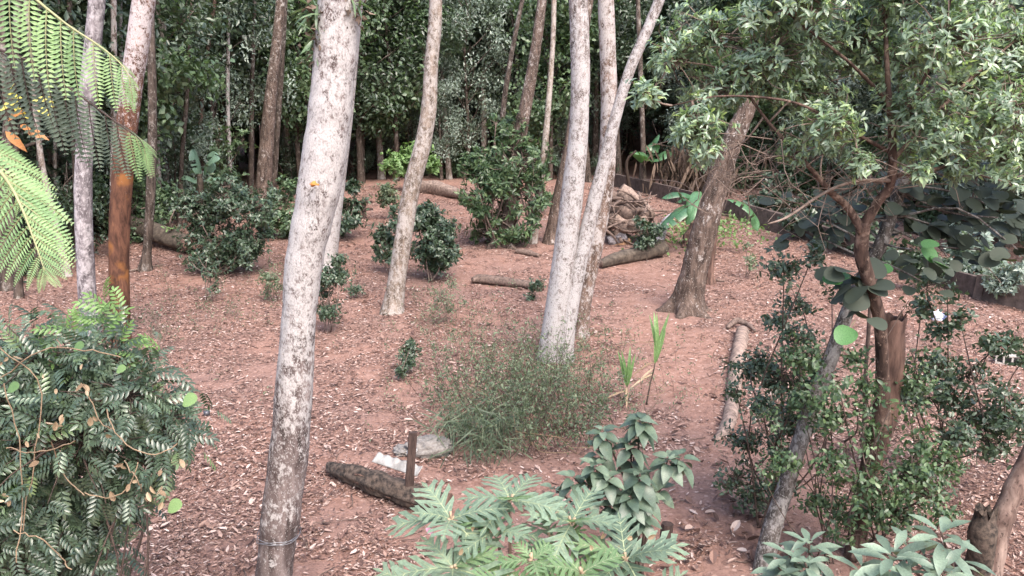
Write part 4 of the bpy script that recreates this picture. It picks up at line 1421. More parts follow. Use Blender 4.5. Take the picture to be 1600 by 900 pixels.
def tree_fern():
    base = np.array([-3.55, 3.7, float(terrain(-3.55, 3.7))])
    top = np.array([-3.45, 3.6, 5.35])
    root = thing('tree_fern', 'light green tree fern whose arching fronds hang in at the top left', 'fern', base)
    mb = MB()
    mb.add(*tube(spline([base - [0, 0, .2], base * .5 + top * .5 + [.05, 0, 0], top], 40), np.linspace(.13, .10, 40), 14, True, .25, 12))
    mb.build('trunk', M['dark_bark'], root)

    def pinna_tmpl(n=17):
        ps, ds, ns, ss = [], [], [], []
        for i in range(n):
            y = .03 + .93 * i / (n - 1)
            w = .20 * min(1, (y * 5) ** .6) * (1 - max(0, y - .45) / .58) ** .75
            for s in (-1, 1):
                ps.append((0, y, -.22 * y * y)); ds.append((s, .38, -.1)); ns.append((0, .1, 1)); ss.append(max(w, .025))
        t = (np.array([(0, -.0, 0), (-.085, .3, .01), (.085, .3, .01), (0, 1, -.06)], float) * [1, 1, 1], [np.array([(0, 3, 1), (0, 2, 3)])])
        V, F, _ = scatter(t, np.array(ps), np.array(ds), np.array(ns, float), np.array(ss), width=np.clip(.25 / np.array(ss), .7, 3.0))
        # width was scaled on x: leaflets stay about half a pitch wide
        m = [np.zeros(len(F[0]), int)]
        y = np.linspace(0, .97, 8)
        V2, F2 = tube(np.stack([0 * y, y, -.22 * y * y + .004], 1), np.linspace(.010, .003, 8), 3, False)
        return V, F, V2, F2

    V, F, V2, F2 = pinna_tmpl()
    pm = {}
    for key, mats in (('fern', [M['fern'], M['rachis']]), ('fern_shaded', [M['fern_shaded'], M['post_wood']]), ('fern_yellow', [M['fern_yellow'], M['rachis']])):
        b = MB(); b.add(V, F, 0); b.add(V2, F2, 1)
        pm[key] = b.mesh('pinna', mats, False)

    def frond(ctrl, key, rmat, sideA, sideB, lenA, lenB, n, t0=.0):
        pts = spline([P(a, c, y) for a, c, y in ctrl], 60)
        fr = MB()
        full = spline(np.vstack([top, (top + pts[0]) / 2 + [0, 0, .12], pts[:: 6]]), 50)
        fr.add(*tube(full, np.linspace(.009, .0015, 50), 6))
        f = fr.build('frond', M[rmat], root)
        tg = norm(np.gradient(pts, axis=0))
        for i in range(n):
            t = t0 + (1 - t0) * (i + .5) / n
            j = min(59, int(t * 59))
            c, tv = pts[j], tg[j]
            for sd, ln in ((sideA, lenA), (sideB, lenB)):
                if ln is None:
                    continue
                L = np.interp(t, [q[0] for q in ln], [q[1] for q in ln]) * depth(c) / FPX
                dx, dy, dz = sd
                d = norm(RGT * dx - UPV * dy + FWD * dz + tv * (.15 + .75 * max(0, t - .7) / .3))
                d = d + rng.normal(0, .035, 3)
                nn = -FWD * .75 + UPV * .5 + rng.normal(0, .06, 3)
                k2 = ('fern' if key == 'fern_shaded' and t > .72 else key)
                o = bpy.data.objects.new('pinna', pm[k2])
                COL.objects.link(o)
                o.parent = f
                o.matrix_basis = Matrix.Translation(-root.location) @ lmat(c, d, nn, L)

    # first frond: across the top
    frond([(-90, -70, 3.45), (0, -45, 3.35), (62, 4, 3.25), (107, 40, 3.2), (164, 78, 3.15), (198, 112, 3.1), (209, 150, 3.08)], 'fern', 'rachis', (-.08, 1, -.12), (.25, .12, 1.0),
          [(0, 150), (.4, 130), (.6, 108), (.8, 72), (.92, 48), (1, 22)], [(0, 90), (.6, 55), (1, 16)], 12)
    # second, just below: shade of the first put into its duller colour
    frond([(-80, 60, 3.7), (-10, 76, 3.65), (45, 95, 3.6), (92, 126, 3.6), (150, 168, 3.55), (198, 203, 3.5), (222, 222, 3.5), (228, 246, 3.48)], 'fern_shaded', 'post_wood', (-.02, 1, .1), (.2, .15, 1.0),
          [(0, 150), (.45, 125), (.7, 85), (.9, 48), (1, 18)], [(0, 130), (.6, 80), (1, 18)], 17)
    # lower left frond seen from above
    frond([(-60, 215, 3.0), (0, 268, 2.95), (28, 312, 2.9), (47, 358, 2.86), (62, 400, 2.83), (76, 442, 2.8)], 'fern', 'rachis', (.80, .52, .15), (-.75, .75, -.1),
          [(0, 135), (.4, 105), (.7, 70), (.9, 38), (1, 14)], [(0, 150), (.4, 120), (.7, 80), (.9, 40), (1, 14)], 13)
    # one more behind, at the left edge
    frond([(-90, 180, 3.5), (-40, 215, 3.5), (10, 255, 3.45), (40, 300, 3.4), (58, 335, 3.4)], 'fern', 'rachis', (.85, .35, .3), (-.6, .8, 0),
          [(0, 120), (.5, 80), (1, 14)], [(0, 110), (.5, 80), (1, 14)], 9)


tree_fern()


def yellow_sprig():
    c = P(15, 160, 4.3)
    root = thing('yellow_sprig', 'sprig of yellow and brown leaves behind the fern fronds at the left edge', 'plant', [c[0] - 1.0, c[1] + 1.2, float(terrain(c[0] - 1.0, c[1] + 1.2))])
    mb = MB()
    mb.add(*tube(spline([np.array(root.location), np.array(root.location) * [1, 1, 0] + [-.1, 0, 4.0], c], 16), np.linspace(.02, .006, 16), 6))
    mb.build('stem', M['dark_twig'], root)
    for nm, mt, pts in (('leaf', 'fern_yellow', ((8, 150), (20, 165), (30, 158), (18, 146), (60, 170), (50, 158), (75, 150))), ('dry_leaf', 'orange', ((12, 190), (32, 195), (8, 205), (42, 205)))):
        me = MB(); me.add(*L_LANCE); me = me.mesh(nm, M[mt])
        for px, py in pts:
            put(nm, me, root, lmat(P(px, py, 4.2), np.array([rng.normal(.3, .5), -.2, rng.normal(-.2, .4)]), np.array([0, -.7, .6]), rng.uniform(.08, .14)))


yellow_sprig()


def lobed_tmpl():
    """deeply cut leaf with pointed lobes and pale raised veins"""
    mb = MB()
    ys = [.12, .30, .49, .68]
    ln = [.33, .46, .42, .28]

    def zz(x, y):
        return -.30 * y * y + .18 * abs(x) - .35 * x * x

    for s in (-1, 1):
        V, T = [], []

        def v(x, y):
            V.append((s * x, y, zz(x, y)))
            return len(V) - 1
        mid, rim = [], []
        st = [0.0] + [y + .08 for y in ys]
        m0 = [v(0, y) for y in st] + [v(0, 1.0)]
        w0 = [v(.012, 0.0)]
        for i, (y, L) in enumerate(zip(ys, ln)):
            a = math.radians(44 - 3 * i)
            cx, cy = math.sin(a), math.cos(a)
            tx, ty = .05 + L * cx, y + L * cy
            px, py = cy, -cx                          # across the lobe, outer-lower side
            lo = w0[-1]
            up = v(.024 - .002 * i, y + .105)
            b1 = v(.05 + L * .50 * cx + .036 * px, y + L * .50 * cy + .036 * py)
            th = v(.05 + L * .66 * cx + .10 * px * (1 if i in (1, 2, 3) else .4), y + L * .74 * cy + .07 * py)
            b2 = v(.05 + L * .50 * cx - .036 * px, y + .015 + L * .50 * cy - .036 * py)
            c0 = v(.05 + L * .45 * cx, y + .01 + L * .45 * cy)
            V[c0] = (V[c0][0], V[c0][1], V[c0][2] - .012)
            tip = v(tx, ty)
            T += [(m0[i], lo, c0), (m0[i], c0, m0[i + 1]), (m0[i + 1], c0, up), (lo, b1, c0), (c0, b2, up), (b1, th, c0), (c0, th, tip), (c0, tip, b2)]
            w0.append(up)
        e = v(.045, .89)
        T += [(m0[4], w0[-1], e), (m0[4], e, m0[5])]
        T = np.array(T)
        if s < 0:
            T = T[:, ::-1]
        mb.add(np.array(V), [T[:, ::-1]], 0)
    # veins
    def strip(a, b, w):
        a, b = np.array(a), np.array(b)
        d = norm(b - a)
        p = np.array([d[1], -d[0], 0]) * w
        mb.add(np.array([a - p, a + p, b + p * .25, b - p * .25]), [np.array([(0, 1, 2, 3)])], 1)
    for i in range(5):
        y0, y1 = i / 5, (i + 1) / 5
        strip((0, y0, zz(0, y0) + .008), (0, y1, zz(0, y1) + .008), .014 * (1 - y0 * .75))
    for s in (-1, 1):
        for i, (y, L) in enumerate(zip(ys, ln)):
            a = math.radians(44 - 3 * i)
            strip((0, y, zz(0, y) + .008), (s * (.05 + L * .45 * math.sin(a)), y + .01 + L * .45 * math.cos(a), zz(.05 + L * .45 * math.sin(a), y + L * .45 * math.cos(a)) - .004), .007)
    return mb


def lobed_plant():
    Y = 4.7
    base = np.array([.18, 4.75, float(terrain(.18, 4.75))])
    root = thing('lobed_leaf_plant', 'tall plant with big deeply lobed pale-veined leaves at the bottom centre', 'plant', base)
    old = lobed_tmpl().mesh('leaf', [M['lobed'], M['vein']], True)
    yng = lobed_tmpl().mesh('leaf', [M['lobed_young'], M['vein']], True)
    ros = [(705, 812, .05, 7, 102, 0), (797, 783, .25, 7, 98, 0), (773, 832, .0, 6, 86, 0), (893, 818, .1, 7, 98, 0), (978, 876, -.1, 8, 112, 0), (708, 888, -.2, 7, 112, 0), (832, 876, -.25, 7, 55, 1), (908, 897, -.25, 7, 80, 1), (862, 842, .15, 4, 75, 0), (655, 925, 0, 4, 90, 0), (790, 912, -.3, 6, 76, 1), (1020, 935, -.1, 5, 90, 0)]
    mb = MB()
    st = MB()
    for px, py, dy, n, L, young in ros:
        c = P(px, py, Y + dy)
        j = base + np.array([rng.normal(0, .12), rng.normal(0, .08), 0])
        mid = (j + c) / 2 + np.array([(c[0] - j[0]) * -.15, .1, .1])
        q = spline([j, mid, c], 16)
        mb.add(*tube(q, np.linspace(.022, .010, 16), 7))
        a0 = rng.random() * 6.28
        for i in range(n):
            a = a0 + i * 2.399
            tilt = .15 + .55 * (i / n)
            d = np.array([math.cos(a), math.sin(a), .85 - 1.15 * i / n + rng.normal(0, .12)])
            nn = np.array([-math.cos(a) * .25, -math.sin(a) * .25 - .25, 1.0]) + rng.normal(0, .12, 3)
            s = L * (1.06 - .45 * (1 - i / n) * (rng.random() * .6 + .4)) * depth(c) / FPX
            put('leaf', yng if young or (i == 0 and rng.random() < .6) else old, root, lmat(c + d * .015, d, nn, s))
        for q_ in range(5):                       # pale flower buds and stalks at the heart
            st.add(*tube([c, c + rand_unit(1)[0] * .035 + [0, 0, .02]], [.006, .011], 5))
    mb.build('stem', M['pale_wood'], root)
    st.build('buds', M['straw'], root, kind='stuff')
    me = MB(); me.add(*L_CURL); me = me.mesh('dry_leaf', M['straw'], False)
    for px, py in ((988, 840), (1012, 842), (868, 800), (718, 868), (940, 842), (925, 860), (740, 828)):
        put('dry_leaf', me, root, lmat(P(px, py, Y - .22), rand_unit(1)[0] + [0, 0, 1], np.array([.3, -1, .5]), .055))
    me = MB(); me.add(*leaf_tmpl([.2, .26, .17], [.2, .5, .8], .3, .2)); me = me.mesh('petal', leaf_mat('pink_petal', [(0, (.5, .22, .36)), (1, (.55, .28, .4))], .6, .2))
    put('petal', me, root, lmat(P(665, 825, Y - .1), np.array([.6, 0, -.5]), np.array([.2, -.7, .6]), .07))


lobed_plant()


def tiered_plant(name, label, base, ros, T, mat, tilt_hi=.7, stem='dark_twig', r0=.018):
    """stems that end in whorls of large leaves, each leaf a part"""
    root = thing(name, label, 'shrub', base)
    b = MB(); b.add(*T)
    me = b.mesh('leaf', M[mat])
    mb = MB()
    for px, py, Y, n, L in ros:
        c = P(px, py, Y)
        j = np.asarray(base) + rng.normal(0, .05, 3) * [1, 1, 0]
        q = spline([j, j * .45 + c * .55 + np.array([(j[0] - c[0]) * .25, 0, -.05]), c], 12)
        mb.add(*tube(q, np.linspace(r0, r0 * .4, 12), 6))
        a0 = rng.random() * 6.28
        for i in range(n):
            t = i / max(1, n - 1)
            a = a0 + i * 2.399
            d = np.array([math.cos(a), math.sin(a), tilt_hi - 1.25 * t + rng.normal(0, .12)])
            nn = np.array([-math.cos(a) * .3, -math.sin(a) * .3 - .2, 1.0]) + rng.normal(0, .15, 3)
            s = L * (.62 + .42 * t) * rng.uniform(.85, 1.12) * depth(c) / FPX
            put('leaf', me, root, lmat(c + np.array([0, 0, -.10 * t]) + d * .02, d, nn, s))
    mb.build('stem', M[stem], root)
    return root


tiered_plant('ovate_shrub', 'upright shrub with drooping dark grey-green oval leaves behind the lobed plant', G(990, 905),
             [(1000, 655, 7.2, 18, 39), (985, 690, 7.2, 12, 37), (942, 672, 7.25, 12, 33), (930, 725, 7.1, 13, 36), (950, 745, 7.0, 13, 36), (895, 745, 7.1, 10, 33), (1045, 715, 7.2, 13, 39), (1065, 712, 7.2, 8, 31), (1000, 740, 6.95, 13, 37), (985, 775, 6.9, 16, 39), (1010, 770, 7.1, 12, 36), (960, 785, 7.0, 12, 36), (1005, 805, 7.0, 12, 34), (920, 760, 7.1, 8, 31), (865, 762, 7.2, 8, 31), (1030, 760, 7.25, 9, 34), (975, 820, 7.0, 9, 34), (990, 715, 7.3, 10, 36), (935, 700, 7.3, 6, 31)], L_OVATE, 'ovate', .55)
tiered_plant('whorled_shrub', 'bluish-green shrub with long whorled leaves at the bottom edge, largest at right', G(1415, 990),
             [(1471, 832, 4.7, 12, 72), (1395, 866, 4.6, 13, 74), (1348, 890, 4.7, 11, 68), (1470, 892, 4.5, 12, 70), (1425, 905, 4.5, 10, 70), (1500, 870, 4.8, 8, 60), (1420, 850, 5.0, 8, 60), (1390, 925, 4.4, 9, 70), (1330, 930, 4.6, 8, 66), (1445, 868, 4.9, 6, 58)], L_OBOV, 'whorl', .75)
tiered_plant('whorled_shrub', 'smaller bluish-green whorled shrub left of the larger one at the bottom edge', G(1245, 1010),
             [(1264, 848, 5.0, 12, 52), (1233, 866, 4.95, 11, 54), (1215, 885, 4.9, 9, 52), (1258, 880, 4.85, 11, 50), (1275, 870, 5.05, 7, 46), (1240, 905, 4.8, 10, 54), (1285, 905, 4.9, 8, 50)], L_OBOV, 'whorl', .75)


def weeds():
    """the airy weed clump by the white pair, dense and grassy at its left foot"""
    base = G(790, 700)
    root = thing('weed_clump', 'airy clump of fine green weeds in front of the white trunk pair', 'weeds', base)
    st, lp, ld = MB(), [], []
    for i in range(380):
        px, py = rng.normal(830, 70), rng.normal(655, 42)
        if py > 722:
            py = 722 - rng.random() * 30
        g = G(px, py)
        H = rng.uniform(.3, 1.25) * (1.0 if px < 880 else .8)
        tip = g + np.array([rng.normal(-.05, .32), rng.normal(0, .28), H])
        q = twig_curve(g, tip, .12, 8)
        st.add(*tube(q, np.linspace(.005, .002, 8), 3, False))
        m = rng.integers(12, 30)
        t = rng.uniform(.25, 1, m) * 7
        k = np.clip(t.astype(int), 0, 6)
        lp.append(q[k] + (q[k + 1] - q[k]) * (t - k)[:, None] + rng.normal(0, .035, (m, 3)))
    lp = np.vstack(lp)
    st.build('stem', M['dark_twig'], root, kind='stuff')
    mb = MB()
    n = len(lp)
    V, F, rn = scatter(L_LITE, lp, rand_unit(n) + [0, 0, .4], rand_unit(n) + [0, 0, .8], rng.uniform(.035, .085, n))
    mb.add(V, F, 0, rn)
    # grassy drooping blades
    n = 750
    gx = np.array([G(a, b) for a, b in zip(rng.normal(755, 30, 90), rng.uniform(655, 725, 90))])
    g = gx[rng.integers(0, 90, n)] + rng.normal(0, .07, (n, 3)) * [1, 1, .2] + np.stack([0 * np.arange(n)] * 2 + [rng.uniform(.1, .55, n)], 1)
    d = rng.normal(0, .55, (n, 3)) + np.stack([np.full(n, -.1), np.full(n, -.35), rng.uniform(-.6, .5, n)], 1)
    V, F, rn = scatter(leaf_tmpl([.02, .018], [.35, .7], .2, .5), g, d, rand_unit(n) + [0, -.3, 1], rng.uniform(.2, .5, n))
    mg = MB()
    mg.add(V, F, 0, rn)
    mb.build('leaves', M['weed'], root, kind='stuff')
    mg.build('grass_blades', M['grass_dark'], root, kind='stuff')
    mb = MB()
    for i in range(30):
        g = G(rng.normal(830, 90), rng.uniform(560, 725)) + [0, 0, .15]
        e = g + np.array([rng.normal(0, .6), rng.normal(0, .4), rng.uniform(0, .5)])
        mb.add(*tube(twig_curve(g, e, .25, 9), .0045, 4, False))
    mb.build('dry_stalks', M['straw'], root, kind='stuff')

    # thin scatter of small green weeds round about
    lp, sc = [], MB()
    for i in range(750):
        r = rng.random()
        if r < .60:
            px, py = rng.normal(850, 95), rng.normal(585, 40)
        elif r < .72:
            px, py = rng.normal(700, 40), rng.normal(500, 25)
        elif r < .82:
            px, py = rng.normal(320, 60), rng.normal(490, 25)
        elif r < .9:
            px, py = rng.normal(440, 40), rng.normal(440, 22)
        else:
            px, py = rng.uniform(200, 1500), rng.uniform(400, 700)
        g = G(px, py)
        H = rng.uniform(.15, .5)
        tip = g + np.array([rng.normal(0, .12), rng.normal(0, .1), H])
        q = twig_curve(g, tip, .1, 5)
        sc.add(*tube(q, .0025, 3, False), mi=1)
        m = rng.integers(6, 20)
        t = rng.integers(1, 5, m)
        lp.append(q[t] + rng.normal(0, .05, (m, 3)))
    lp = np.vstack(lp)
    n = len(lp)
    V, F, rn = scatter(L_LITE, lp, rand_unit(n) + [0, 0, .3], rand_unit(n) + [0, 0, .8], rng.uniform(.025, .065, n))
    sc.add(V, F, 0, rn)
    o = sc.build('small_weeds', [M['weed'], M['dark_twig']])
    tag(o, 'thin scatter of small green weeds growing through the leaf litter', 'weeds', kind='stuff')
    # low green ground cover by the log pile
    lp = np.array([G(rng.normal(1085, 50), rng.normal(368, 14)) for i in range(700)] + [G(rng.normal(1150, 60), rng.normal(352, 8)) for i in range(350)])
    n = len(lp)
    mb = MB()
    V, F, rn = scatter(L_LITE_W, lp + np.stack([0 * lp[:, 0], 0 * lp[:, 0], rng.uniform(.02, .3, n)], 1), rand_unit(n) + [0, 0, .4], rand_unit(n) + [0, 0, 1], rng.uniform(.08, .2, n))
    mb.add(V, F, 0, rn)
    o = mb.build('ground_cover', M['lime'])
    tag(o, 'low bright green ground cover between the log pile and the far wall', 'ground cover', kind='stuff')


weeds()


def cane_shoot(label, ctrl, n, L, lean):
    foot = G(*ctrl[0])
    pts = [foot] + [P(a, b, foot[1]) for a, b in ctrl[1:]]
    root = thing('cane_sapling', label, 'sapling', foot)
    q = spline(pts, 16)
    mb = MB(); mb.add(*tube(q, np.linspace(.016, .008, 16), 7)); mb.build('stem', M['moss_wood'], root)
    T = leaf_tmpl([.035, .05, .04, .025], [.15, .4, .65, .85], .5, .22)
    b = MB(); b.add(*T)
    me, dry = b.mesh('leaf', M['lime']), None
    b = MB(); b.add(*T)
    dry = b.mesh('dry_leaf', M['straw'])
    for i in range(n):
        a = rng.random() * 6.28
        d = np.array([math.cos(a) * .22 + lean, math.sin(a) * .2, 1.0])
        put('leaf', me, root, lmat(q[-1 - 4 * (i % 2)], d, np.array([-d[0], -1, .2]), L * rng.uniform(.75, 1.1)))
    for i in range(3):
        d = np.array([rng.normal(-.4, .5), rng.normal(0, .4), -.1])
        put('dry_leaf', dry, root, lmat(q[-4 - 2 * i], d, np.array([0, -.3, 1.0]), L * .8))


cane_shoot('tall cane sapling with narrow upright leaves right of the weed clump', [(1010, 632), (1016, 600), (1022, 575), (1026, 548)], 9, .62, .05)
cane_shoot('shorter cane sapling with narrow leaves at the right edge of the weed clump', [(978, 632), (979, 612), (980, 600)], 6, .62, .02)


# ================================================================== BUSHES OF THE CLEARING
def bush(label, base, lst, Y=None, ntips=500, per=7, size=.10, mat='shrub_dark', T=L_SMALL, n_parts=0, **kw):
    g = G(*base)
    Y = g[1] if Y is None else Y
    lst = [(a + rng.normal(0, r * .15), b + rng.normal(0, r * .15), r * rng.uniform(.6, 1.15)) for a, b, r in lst]
    kw.setdefault('thin', .46 if ntips > 150 else 0)
    kw.setdefault('twig', 'twig')
    lst = lst + [(a + rng.normal(0, r * .7), b - abs(rng.normal(0, r * .5)), r * .45) for a, b, r in lst[:: 3]]
    return whorled_twiggy(kw.pop('name', 'bush'), label, 'bush', g, pxblobs(lst, Y, kw.pop('dY', .35)), ntips, per, size, mat, n_parts, T, **kw)


bush('large dark bush with thin stems, left of the big white trunk', (345, 430),
     [(330, 330, 40), (300, 355, 30), (360, 310, 38), (390, 340, 38), (345, 370, 42), (385, 380, 36), (320, 395, 28), (360, 400, 26), (300, 310, 24), (420, 310, 24), (355, 285, 24), (415, 365, 22), (400, 400, 16)], ntips=2600, per=7, size=.115, shell=2.4, stem_r=.03, stems=5, thin=.41)
bush('airy thin bush beneath the large dark one, by the litter-strewn slope', (325, 470),
     [(330, 430, 16), (322, 400, 14), (335, 450, 10), (300, 410, 12)], ntips=80, per=5, size=.09, stem_r=.015)
bush('low leafy bush lit mid-green between the dark bush and the white trunk', (440, 372),
     [(440, 310, 26), (430, 335, 26), (455, 300, 20), (420, 350, 20), (450, 350, 22)], ntips=520, per=7, size=.17, mat='forest_c', T=L_SMALL)
bush('dark bush at right behind the slender grey trunk', (540, 375),
     [(540, 320, 26), (545, 345, 22), (530, 365, 20), (550, 300, 16)], ntips=520, per=7, size=.16)
bush('narrow dark-green bush right behind the big white trunk', (512, 520),
     [(515, 430, 22), (512, 460, 24), (512, 488, 22), (525, 405, 14), (500, 440, 20)], ntips=600, per=6, size=.075, shell=2.4)
bush('sparse grey-green bush left of the big white trunk, knee high', (430, 470),
     [(420, 430, 22), (440, 445, 20), (430, 415, 14), (415, 455, 14)], ntips=200, per=5, size=.07, mat='weed')
bush('round dark bush right of the slim kinked trunk', (675, 440),
     [(675, 360, 30), (690, 385, 28), (660, 390, 30), (680, 415, 24), (700, 360, 16), (655, 350, 20), (670, 335, 16), (700, 400, 18)], ntips=1600, per=7, size=.115, shell=2.4, stem_r=.025, thin=.42)
bush('smaller dark bush left of the slim kinked trunk', (610, 428),
     [(605, 380, 20), (598, 365, 14), (615, 350, 14), (610, 405, 18), (595, 400, 14), (618, 330, 10)], ntips=380, per=7, size=.13)
bush('tall dense bush with narrow leaves around the dark trunk in the middle', (775, 385),
     [(780, 240, 38), (760, 270, 36), (805, 260, 38), (785, 300, 38), (755, 310, 30), (815, 300, 30), (770, 340, 26), (820, 240, 26), (745, 250, 22), (795, 215, 28), (835, 265, 16), (800, 330, 26), (835, 320, 14), (760, 358, 24), (800, 364, 22), (838, 350, 14)], ntips=2600, per=8, size=.19, mat='scrub', T=L_LANCE, shell=2.6, up=-.25, stem_r=.04)
bush('low sprig of dark leaves right of the tall bush, by the thin trunks', (850, 335), [(850, 310, 14), (842, 325, 10)], ntips=60, per=7, size=.2, mat='forest_c', T=L_LANCE)
bush('bright lime-green bush behind the slim kinked trunk at the forest edge', (640, 298),
     [(640, 250, 22), (620, 255, 16), (665, 250, 18), (650, 240, 16), (680, 262, 12)], ntips=700, per=6, size=.22, mat='lime', T=L_SMALL)
bush('dry thin bush with olive leaves left of the slim kinked trunk', (612, 345), [(612, 290, 20), (605, 310, 18), (620, 320, 14)], ntips=240, per=5, size=.14, mat='weed', twig='twig')
bush('small dark shrub alone on the bare soil left of the weeds', (632, 588), [(640, 550, 14), (634, 568, 14), (628, 580, 10)], ntips=150, per=6, size=.075, name='small_shrub')
bush('tiny green shrub on the soil between the white and the slim trunk', (555, 462), [(555, 452, 9)], ntips=50, per=5, size=.07, name='small_shrub')
bush('bare twiggy grey shrub with few leaves by the thin lying log', (692, 505), [(690, 460, 18), (705, 445, 14), (680, 480, 14), (700, 480, 14)], ntips=150, per=3, size=.06, mat='weed', twig_p=1.0, name='twiggy_shrub')
bush('leafless thorny shrub right of the orange-brown trunk', (243, 565), [(245, 520, 22), (225, 505, 16), (265, 515, 16), (240, 495, 14)], ntips=90, per=1, size=.05, twig_p=1.0, name='twiggy_shrub')
bush('green shrub growing out of the mossy lying log by the log pile', (1010, 408), [(1012, 370, 14), (1000, 380, 12), (1022, 360, 12), (1005, 350, 9)], ntips=240, per=6, size=.13)
bush('small leafy weed by the right end of the thin lying log', (838, 470), [(838, 450, 10), (845, 440, 8), (830, 465, 8)], ntips=70, per=5, size=.09, name='small_shrub')
bush('thin sapling with a few leaves on the open soil right of the leaning trunk', (1168, 432), [(1170, 405, 9), (1168, 385, 7), (1175, 420, 6)], ntips=36, per=5, size=.09, mat='weed', name='small_shrub')
bush('pale bluish shrub against the far right wall', (1580, 478), [(1575, 430, 24), (1560, 445, 18), (1595, 450, 22), (1590, 415, 20), (1545, 420, 16)], Y=None, ntips=500, per=7, size=.12, mat='forest_b', T=L_LANCE)
bush('dark bush beyond the far right wall under the round leaves', (1450, 455), [(1440, 410, 24), (1410, 400, 22), (1470, 415, 20), (1390, 415, 18)], ntips=420, per=6, size=.15)
for i, (px, py, lab) in enumerate(((1270, 385, 'dark bush overhanging the wall behind the scrub shrub'), (1330, 410, 'dark leafy bush over the wall behind the lichen trunk'), (1210, 352, 'dark bush beside the dry banana leaves on the wall'), (1520, 455, 'low dark bush over the wall right of centre'))):
    bush(lab, (px, py - 12), [(px, py - 45, 26), (px - 25, py - 35, 22), (px + 25, py - 40, 22), (px, py - 70, 22), (px + 10, py - 20, 18)], ntips=480, per=7, size=.2, mat=('forest_a', 'shrub_dark', 'forest_a', 'forest_b')[i])
for i, (px, py, lab) in enumerate(((20, 392, 'dark bush in deep shade at the left edge behind the fern'), (85, 380, 'dark leafy bush behind the slanting thin trunk at the left'), (160, 345, 'dark bush between the grey and orange-brown trunks, behind the log'), (290, 330, 'dark bush left behind the large dark bush'))):
    bush(lab, (px, py), [(px, py - 70, 45), (px - 35, py - 40, 38), (px + 35, py - 50, 38), (px, py - 130, 42), (px + 15, py - 20, 28), (px - 25, py - 100, 36), (px + 30, py - 110, 36)], ntips=900, per=7, size=.19, mat=('forest_a', 'shrub_dark', 'forest_a', 'forest_c')[i], stem_r=.03)


# ================================================================== LOGS, STUMPS, BANANAS, LITTLE THINGS
def rough_log(name, label, cat, pts, rads, mat, sides=14, rough=.16, rscale=5.0, seed=0, group=None, n=40, ends=None, groove=2.6):
    pts = np.asarray(pts, float)
    root = thing(name, label, cat, pts.mean(0) - [0, 0, float(np.mean(rads))], group)
    q = spline(np.hstack([pts, np.asarray(rads, float)[:, None]]), n)
    V, F = tube(q[:, :3], np.abs(q[:, 3]), sides, True, rough, rscale, seed)
    W = V[:n * sides].reshape(n, sides, 3)
    th = np.linspace(0, 2 * np.pi, sides, endpoint=False)
    gr = vnoise(np.cos(th)[None] * groove + seed, np.sin(th)[None] * groove, np.linspace(0, 2.5, n)[:, None], seed + 1) - .5
    V[:n * sides] = (q[:, None, :3] + (W - q[:, None, :3]) * (1 + .42 * gr[..., None])).reshape(-1, 3)
    mb = MB()
    mb.add(V, [F[0]], 0)
    mb.F += [F[1], F[2]]
    mb.M += [np.full(len(F[1]), 1 if ends else 0), np.full(len(F[2]), 1 if ends else 0)]
    mb.build('log_body' if 'log' in name or 'branch' in name else 'body', [M[mat], M[ends or mat]], root)
    return root, q


def gl(px, py, up):
    return G(px, py) + [0, 0, up]


# big fallen log at the left with its torn root end
lg, q = rough_log('fallen_log', 'long thick dark fallen log with torn brown root end, behind the left trunks', 'log',
                  [gl(95, 356, .62), gl(150, 362, .55), gl(210, 374, .50), gl(262, 388, .42), gl(296, 396, .3)], [.25, .28, .30, .33, .30], 'moss_wood', 18, .14, 2.5, 3, ends='dead_wood')
mb = MB()
e = q[-1, :3]
for i in range(16):
    d = np.array([rng.normal(.2, .35), rng.normal(-.1, .3), rng.normal(.15, .45)])
    mb.add(*tube(twig_curve(e + rng.normal(0, .12, 3), e + d * 1.3, .15, 7), np.linspace(.10, .015, 7), 6, True, .2, 6))
mb.build('torn_roots', M['split_wood'], lg)
for i in range(7):
    mb = MB()
    k = rng.integers(4, 36)
    a = q[k, :3] + [0, 0, .25]
    mb.add(*tube(twig_curve(a, a + np.array([rng.normal(0, .5), rng.normal(-.2, .3), rng.uniform(.3, 1.0)]), .15, 7), np.linspace(.05, .012, 7), 6))
    mb.build('branch_stub', M['twig'], lg)
me = MB(); me.add(*L_SMALL); me = me.mesh('sprout', M['lime'])
for i in range(14):
    put('sprout', me, lg, lmat(q[33, :3] + np.array([rng.normal(0, .15), -.2, .38]), rand_unit(1)[0] + [0, 0, .4], np.array([0, -.3, 1]), .16))

rough_log('lying_log', 'thin dark brown log lying on the litter in the middle, torn left end', 'log',
          [gl(738, 444, .12), gl(752, 443, .14), gl(790, 447, .12), gl(826, 452, .11), gl(848, 456, .10)], [.07, .13, .13, .12, .09], 'dead_wood', 12, .2, 5, 5)
rough_log('lying_branch', 'short dark branch lying on the ground below the tall bush', 'branch',
          [gl(806, 396, .08), gl(825, 399, .09), gl(842, 403, .07)], [.08, .10, .06], 'dead_wood', 9, .2, 4, 6)
rough_log('lying_log', 'long pale mossy log lying at the far edge behind the slim kinked trunk', 'log',
          [gl(648, 300, .25), gl(680, 303, .28), gl(710, 310, .24), (gl(745, 318, .2))], [.30, .34, .26, .2], 'pale_wood', 12, .2, 2, 7)
rough_log('lying_branch', 'thin branch on the ground at the left by the dark slim trunk', 'branch',
          [gl(190, 428, .04), gl(215, 424, .06), gl(255, 416, .05)], [.025, .03, .02], 'twig', 7, .2, 8, 8)
